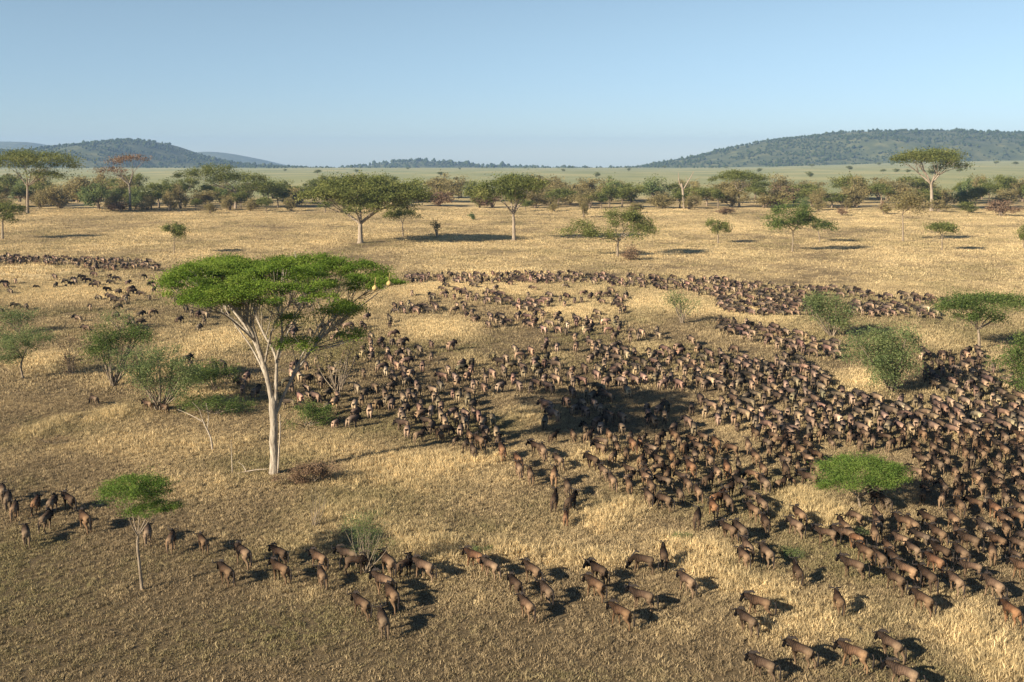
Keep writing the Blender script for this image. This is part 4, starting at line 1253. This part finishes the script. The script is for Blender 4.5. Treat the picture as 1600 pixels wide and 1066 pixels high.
FRONT = """6 783 140 w|wildebeest cut by the left edge, hindmost above the trio there
14 797 130 s|middle wildebeest of the three overlapping at the left edge
24 812 125 w|nearest wildebeest of the three overlapping at the left edge
57 802 120 w|reddish wildebeest between the left-edge trio and the pair beside it
82 803 115 s|wildebeest just left of the darkest one at the head of the left group
110 797 160 t|dark wildebeest at the right end of the left group, side on
72 829 110 w|wildebeest with straight hind legs in the middle of the left group
42 851 125 s|lowest wildebeest of the left group, one hind leg stepping out
135 829 150 w|wildebeest walking alone between left group and young acacia
232 849 125 w|wildebeest half hidden by the thin trunk of the young acacia
268 862 105 t|wildebeest seen straight from behind, first right of the young acacia
318 863 130 s|second wildebeest right of the young acacia in the front file
382 886 140 w|third wildebeest of the front file, turned half left
355 915 140 s|lone wildebeest below the front file, above bare sward
438 883 150 w|dark backed wildebeest in the file left of the wispy shrub
440 911 150 t|stocky wildebeest behind the golden tuft, broadside to left
500 893 145 w|wildebeest left of the wispy shrub in the front file
504 919 120 s|wildebeest with tail to us just under the front file, left of wispy shrub
545 886 165 w|wildebeest directly under the wispy shrub's left edge
556 899 10 g|dark wildebeest with head down under the wispy shrub
608 902 130 t|wildebeest just right of the foot of the wispy shrub
632 904 60 l|dark wildebeest looking back in the knot right of the wispy shrub
664 908 150 w|wildebeest with pale rump at the right end of that knot
601 932 150 s|upper wildebeest of the overlapping pair below the wispy shrub
614 953 125 w|lower wildebeest of the overlapping pair, long shadow to its right
567 966 140 w|wildebeest at the left end of the lowest pair, before bare sward
599 993 115 s|nearest wildebeest of the lowest pair, rump to us and one leg back
743 890 150 w|leading reddish wildebeest of the file left of the pale grass
768 905 140 s|second wildebeest of the file that slants down to the right
806 933 125 w|wildebeest with dark tail in the middle of the slanting file
833 913 135 t|wildebeest behind and right of the slanting file
824 969 125 s|lowest wildebeest of the slanting file, legs in short grass
855 946 120 w|wildebeest right of the lowest one of the slanting file
936 913 135 l|dark wildebeest standing just behind a brown one, centre front
931 937 135 w|brown wildebeest in front of the dark one, centre front
1004 954 160 t|wildebeest standing broadside with head left, lower centre
971 981 140 w|wildebeest below the broadside one, lower centre
1005 897 170 g|wildebeest with head lowered left of the upright dark one
1037 886 95 a|dark upright wildebeest seen end on in tall pale grass
1074 929 125 w|wildebeest with pale flank and dark head alone in the tall grass
1168 875 105 t|upper left wildebeest of the trio in tall grass
1163 888 110 w|lower left wildebeest of the trio in tall grass
1198 884 110 s|right wildebeest of the trio in tall grass
1246 913 100 a|small dark wildebeest alone in tall grass right of the trio
1310 961 95 t|lone wildebeest from behind in tall grass, head hidden by its back
1186 965 155 w|upper wildebeest of the pair with big round shadows
1168 993 125 s|lower wildebeest of the pair with big round shadows
1193 1064 145 w|leftmost wildebeest of the last row at the bottom edge
1252 1043 140 s|second wildebeest from left in the last row
1335 1047 145 w|third wildebeest from left in the last row
1392 1033 125 s|wildebeest furthest back in the last row, above the cut off one
1412 1080 145 w|wildebeest cut off by the bottom edge of the photo
1333 904 150 t|wildebeest broadside at the left end of the lower right group
1352 881 120 w|wildebeest at the upper left of the lower right group
1374 889 110 t|wildebeest from behind between two others, upper lower-right group
1396 890 105 s|wildebeest with dark tail at the top of the lower right group
1399 926 120 w|nearest wildebeest in the middle of the lower right group
1417 912 130 t|wildebeest behind the nearest one of the lower right group
1449 923 110 s|wildebeest with black tail in the middle right of lower right group
1461 896 120 w|reddish wildebeest above the black tailed one
1470 879 125 t|dark shouldered wildebeest at the upper right of that group
1502 881 105 w|wildebeest beside the big dark shadow at upper right of group
1493 929 105 s|tall pale rumped wildebeest at the right of lower right group
1517 904 165 t|wildebeest standing across, behind the tall pale rumped one
1553 937 115 w|orange tinted wildebeest right of the tall pale rumped one
1442 960 120 w|wildebeest walking up the dark diagonal track in the grass
1579 977 110 s|long legged wildebeest close to right edge, below orange one
1598 906 130 w|wildebeest cut by the right edge near the long shadows
740 716 125 w|wildebeest at the left tip of the slanting line below the gold strip
750 703 140 s|wildebeest just behind the left tip of that slanting line
785 718 120 w|reddish wildebeest second in the slanting line
810 732 130 s|third wildebeest down the slanting line, right of the reddish one
812 748 120 w|fourth wildebeest down the slanting line, pale rump
829 757 115 t|last wildebeest down the slanting line
838 710 150 l|wildebeest with dark raised head above the slanting line
849 719 120 w|wildebeest with pale rump under the dark headed one
873 732 135 s|wildebeest with legs apart right of the slanting line
866 759 105 t|wildebeest just left of a blot of shadow, head hidden
887 776 115 w|upper right one of the small foursome at centre
866 799 100 a|dark left one of the small foursome at centre
891 802 80 a|black fronted right one of the small foursome at centre
884 822 105 t .74|small reddish calf, lowest of the centre foursome
864 693 75 a|dark wildebeest standing end on above the slanting line
896 690 120 w|wildebeest right of the dark end on one
926 734 145 s|dark headed wildebeest leading the second slanting line
944 750 130 w|second wildebeest in the second slanting line
957 766 120 s|third wildebeest in the second slanting line, pale rump
983 773 110 w|fourth wildebeest in the second slanting line, dark right side
1012 754 115 t|wildebeest right of and above the second slanting line
1014 792 120 w|lowest wildebeest under the second slanting line
989 706 120 s|left of the reddish pair above the second slanting line
1000 700 110 w|right of the reddish pair above the second slanting line
940 702 175 g|wildebeest grazing flat to the ground in pale grass
952 689 120 w|wildebeest just behind the grazing one in pale grass
1046 711 115 t|wildebeest with dark right flank between long shadow bars
1050 724 110 w|wildebeest just in front of the dark flanked one
1110 719 110 s|wildebeest below another at the left of the stacked shadow bars
1119 704 120 w|upper wildebeest at the left of the stacked shadow bars
1169 708 105 t|upper wildebeest at the right of the stacked shadow bars
1181 727 120 s|lower wildebeest at the right of the stacked shadow bars
1080 744 125 w|reddish wildebeest alone right of a golden tuft
1136 744 110 t|upright reddish wildebeest alone in a golden clearing
1227 747 105 s|wildebeest with stiff dark hind legs left of the round acacia
1264 762 160 w|wildebeest walking left beside the round acacia's left side
1195 771 120 t|wildebeest alone above the golden tuft left of the round acacia
1251 717 125 w|wildebeest second left of the round acacia's top
1263 731 130 s|wildebeest touching the left of the round acacia's crown
1010 762 130 s|wildebeest at left of the long shadows, centre right
1017 776 115 w|wildebeest below the last, beside two long shadow bars
1075 771 120 w|upper one of a close pair right of the long shadow bars
1091 784 115 s|lower one of a close pair right of the long shadow bars
1106 763 60 l|dark wildebeest curving its neck, in shadow of its neighbour
1038 798 150 g|wildebeest with its head in dark shadow, centre right
1089 826 95 t|dark backed wildebeest by itself over a green tuft
1115 808 115 w|orange rumped wildebeest left of a black one
1119 794 60 a|black fronted wildebeest above the orange rumped one
1137 800 115 s|wildebeest right of the black fronted one
1175 790 150 w|upper one of a tight trio above a golden patch
1191 804 120 t|middle one of a tight trio, shadow on its right
1178 814 130 s|left one of a tight trio beside long shadows
1196 832 110 w|wildebeest with dark tail below the tight trio
1139 845 140 s|left wildebeest of a pair right above the tall grass trio
1157 847 125 w|right wildebeest of a pair right above the tall grass trio
1244 838 135 w|nearer wildebeest of two overlapping below the round acacia's left
1250 822 120 s|further wildebeest of two overlapping below the round acacia's left
1291 851 160 t|wildebeest lying across left of the file below the round acacia
1320 852 150 w|wildebeest broadside in the file below the round acacia
1337 858 130 s|wildebeest with orange rump at the end of that file
1366 848 100 a|alert wildebeest with raised head above a black shadow
1370 791 140 w|left of two wildebeest under the round acacia
1382 797 125 s|right of two wildebeest under the round acacia
1425 836 120 w|right of a pair in the gap below the dark packed cluster
1413 832 145 t|left of a pair in the gap below the dark packed cluster
1466 851 115 s|wildebeest left of a black shadow below the dark packed cluster
1490 829 110 w|wildebeest directly below the dark packed cluster
1500 805 105 t|sunlit wildebeest at the lower tip of the dark packed cluster
1540 843 120 s|wildebeest right of the black shadow, below the packed herd
1558 861 125 w|wildebeest next to a broad shadow at lower right
1555 812 115 t|wildebeest at the lower fringe of the packed herd, reddish
1570 828 120 w|wildebeest at the lower fringe of the packed herd by the edge
1590 824 130 s|wildebeest at the lower fringe cut near the right edge
1515 862 130 w|wildebeest between the two black shadows at lower right
148 634 165 g|grazing wildebeest alone left of the tangled acacia
232 641 170 w|wildebeest with pale back walking left under the tangled acacia
258 646 160 t|wildebeest half hidden behind the foot of the tangled acacia"""
ra = np.random.RandomState(4)
cnt = 0
PCODE = {'w': 'walk', 's': 'stride', 't': 'stand', 'g': 'graze', 'l': 'look', 'a': 'alert'}
for line in FRONT.strip().split('\n'):
    f, label = line.split('|')
    f = f.split()
    px, py, hd = map(float, f[:3])
    sc = float(f[4]) if len(f) > 4 else 1.0 * math.exp(ra.normal(0, .045))
    animal(px, py, hd - 8 if py > 850 else hd - 20, PCODE[f[3]], label.strip(), py > 700, sc)
    cnt += 1

# the rest of the herd: polygons in the ground plane with the number of animals in each
def inside(P, x, y):
    c = np.zeros(len(x), bool); n = len(P)
    for i in range(n):
        (x0, y0), (x1, y1) = P[i], P[(i + 1) % n]
        c ^= ((y0 > y) != (y1 > y)) & (x < (x1 - x0) * (y - y0) / (y1 - y0 + 1e-12) + x0)
    return c

ZONES = """115 145 45 .2 0|0,404 120,408 240,412 250,426 150,426 100,418 0,415
34 150 70 .75 0|70,440 140,425 245,440 240,470 190,478 120,460 70,468
8 160 80 .8 0|0,428 60,432 60,490 0,495
14 100 70 .5 0|100,484 300,484 330,520 110,520
30 120 30 .3 0|255,430 470,440 480,530 320,540 260,470
100 135 45 .1 0|635,434 900,432 900,447 640,446
115 135 45 .1 0|900,432 1090,436 1180,444 1250,456 1240,468 1120,466 1040,456 900,447
40 158 25 .1 0|1180,446 1290,452 1400,462 1490,474 1490,481 1390,473 1250,464
18 150 40 .1 0|615,480 682,482 682,492 618,493
30 145 35 .1 0|690,448 740,455 840,470 870,482 830,492 760,476 690,462
10 140 35 .1 0|765,498 840,503 838,514 770,510
40 120 45 .1 0|830,470 985,455 970,520 890,530 835,510
70 140 35 .1 0|1120,468 1260,468 1280,492 1200,500 1130,490
40 145 35 .1 0|1330,476 1420,482 1470,494 1470,502 1330,496
47 135 35 .1 0|1120,505 1190,515 1310,545 1310,565 1230,555 1130,525
16 120 35 .5 0|290,565 395,585 400,625 340,620 300,600
18 120 35 .3 0|440,520 600,508 640,540 560,560
53 118 32 .15 0|445,580 560,550 640,560 630,640 570,665 520,672 450,640
44 112 32 .1 1|560,545 700,540 790,590 780,650 640,610 570,600
42 112 30 .1 1|600,625 700,610 770,660 790,700 720,708 640,690
73 120 32 .12 1|760,560 830,535 930,530 1000,560 1000,620 880,640 790,600
76 120 32 .15 1|930,530 1010,520 1130,545 1200,575 1170,620 1010,610 950,580
26 115 30 .2 0|830,640 1080,640 1090,680 900,690 830,680
30 115 30 .1 1|900,690 1100,690 1130,735 960,730
93 118 30 .12 1|1090,580 1240,560 1320,610 1320,660 1180,690 1090,650
81 115 30 .1 1|1180,660 1320,620 1440,650 1430,712 1290,705 1200,720
54 112 30 .5 0|1440,556 1530,555 1560,590 1600,608 1600,640 1500,640 1440,605
58 112 30 .2 0|1400,630 1500,640 1600,640 1600,700 1430,700
58 112 28 .1 0|1430,705 1600,700 1600,765 1430,765
24 112 25 .1 0|1435,762 1600,765 1600,815 1520,812 1440,790
24 115 28 .1 0|960,715 1290,690 1280,765 1000,800
16 118 28 .1 0|1300,815 1600,830 1600,880 1330,870
46 125 45 .1 0|640,445 900,450 985,470 980,530 860,525 760,515 640,470
10 120 50 .3 0|480,470 640,480 640,520 500,520"""
OBSTACLE = [(at(1345, 802), 1.5), (at(428, 738), 1.2), (at(1392, 612), 3.0), (at(1300, 528), 2.5), (at(1530, 546), 1.5), (at(335, 612), 2.5), (at(335, 645), 3.0), (at(478, 664), 2.5), (at(250, 640), 2.5), (at(1600, 622), 2.5), (at(1066, 506), 1.5), (at(528, 612), 2)]
rest = []
for line in ZONES.strip().split('\n'):
    f = line.split('|')
    n, hm, hs, dk, ar = map(float, f[0].split())
    P = [tuple(map(float, q.split(','))) for q in f[1].split()]
    xs_, ys_ = [q[0] for q in P], [q[1] for q in P]
    got = tries = 0
    while got < n and tries < 60:
        X = ra.uniform(min(xs_), max(xs_), 400); Yq = ra.uniform(min(ys_), max(ys_), 400)
        k = inside(P, X, Yq)
        X, Yq = X[k], Yq[k]
        # clumps and gaps
        gp = np.array([at(a, b)[:2] for a, b in zip(X, Yq)]).reshape(-1, 2)
        if len(gp):
            dn = fbm(gp[:, 0] / 7 + 31, gp[:, 1] / 9 + 8, 3) - 0.30 * gold(gp[:, 0], gp[:, 1])
            for a, b, g_, d_ in zip(X, Yq, gp, dn):
                if got >= n: break
                if d_ + ra.normal(0, .08) < (.365 if ar else .1): continue
                if any(np.hypot(g_[0] - o_[0][0], g_[1] - o_[0][1]) < o_[1] for o_ in OBSTACLE): continue
                if spot_free(g_[0], g_[1], .95 + .35 * ra.rand(), 1.3 + .5 * ra.rand()):
                    take(g_[0], g_[1])
                    rest.append((a, b, hm - (26 if hm < 130 else 12 if hm < 140 else 0) + ra.normal(0, hs), dk))
                    got += 1
        tries += 1

rest.sort(key=lambda q: -q[1])
single = 300 - cnt
def zone_label(a, b, what):
    c = 'brown ' + what
    if b > 812 and a > 1290: return c + ' among loose animals below the packed cluster at lower right'
    if b > 692 and a < 1300:
        return c + (' in the loose rows close beside the round acacia, left' if a > 1200 else ' amid the loose rows left of the round acacia' if a > 1080 else ' in the loose rows right of the centre foursome')
    if a > 1425 and b < 660: return c + ' in the herd below the bright green shrub at right'
    if a > 1425 and b < 720: return c + ' at the right edge above the round acacia'
    if a > 1425 and b < 760: return c + ' in the packed herd just right of the round acacia'
    if a > 1425: return c + ' in the dark packed cluster under the round acacia'
    if a > 1280: return c + ' in the dense herd just above the round acacia'
    if a > 1150: return c + ' in the dense herd up left of the round acacia'
    if a > 960: return c + ' at the right end of the big acacia shadow'
    if a > 800: return c + ' at the left end of the big acacia shadow'
    if a > 600: return c + ' in the herd well right of the umbrella acacia'
    return c + ' close behind the umbrella acacia trunk'
for a, b, hd, dk in rest[:single]:
    ps = POSES[ra.choice(6, p=[.28, .22, .16, .12, .12, .10])]
    calf = ra.rand() < .06
    animal(a, b, hd, ps, zone_label(a, b, ('calf' if calf else 'wildebeest') + {'walk': ' walking', 'stride': ' in mid stride', 'stand': ' standing square', 'graze': ' grazing head down', 'look': ' looking aside', 'alert': ' with raised head'}[ps]), False, math.exp(ra.normal(0, .05)) * (.72 if calf else 1))

VV, F4s, F3s, CC, off = [], [], [], [], 0
for a, b, hd, dk in rest[single:]:
    p = at(a, b); z = hz(p[0], p[1])
    V, f4, f3, cc = LOW[POSES[ra.choice(6, p=[.26, .24, .2, .16, .08, .06])]]
    th_ = R(hd); s = BODY * math.exp(ra.normal(0, .05)) * (.72 if ra.rand() < .05 else 1)
    c_, s_ = math.cos(th_), math.sin(th_)
    W = np.stack([(V[:, 0] * c_ - V[:, 1] * s_) * s + p[0], (V[:, 0] * s_ + V[:, 1] * c_) * s + p[1], V[:, 2] * s + z], -1)
    tint = 1.22 * np.exp(ra.normal(0, .28)) * (np.array((1, 1, 1)) + ra.normal(0, .05, 3)) * (.5 if ra.rand() < dk else 1)
    VV.append(W); F4s.append(f4 + off); F3s.append(f3 + off); CC.append(cc * tint); off += len(V)
fs = [np.concatenate(F4s)]
if sum(len(f) for f in F3s): fs.append(np.concatenate(F3s))
hm = obj('wildebeest_herd', mesh_arrays('wildebeest_herd', np.concatenate(VV), fs, True, {'coat': ('FLOAT_COLOR', np.concatenate(CC))}), M['herd_coat'])
tag(hm, 'the mass of brown wildebeest further off in the herd', 'herd', None, 'stuff')
print('HERD', cnt, len(rest))

# ------------------------------------------------------------------ haze
hm_ = bpy.data.materials.new('haze')
hm_.use_nodes = True
nt = hm_.node_tree
nt.nodes.clear()
out = N(nt, 'ShaderNodeOutputMaterial')
pv = N(nt, 'ShaderNodeVolumePrincipled')
pv.inputs['Color'].default_value = (0.36, 0.56, 0.86, 1)
pv.inputs['Density'].default_value = 0.000095
pv.inputs['Anisotropy'].default_value = 0.0
nt.links.new(pv.outputs[0], out.inputs['Volume'])
zlo = float(GZ.min()) - 40; zhi = 150.0
x0, x1, y0, y1 = -6300, 6300, -450, 9000
Vb = [(x0, y0, zlo), (x1, y0, zlo), (x1, y1, zlo), (x0, y1, zlo), (x0, y0, zhi), (x1, y0, zhi), (x1, y1, zhi), (x0, y1, zhi)]
Fb = [(0, 3, 2, 1), (4, 5, 6, 7), (0, 1, 5, 4), (1, 2, 6, 5), (2, 3, 7, 6), (3, 0, 4, 7)]
tag(obj('haze', mesh_arrays('haze', Vb, [np.array(Fb)]), hm_), 'thin bluish haze over the plain', kind='stuff')
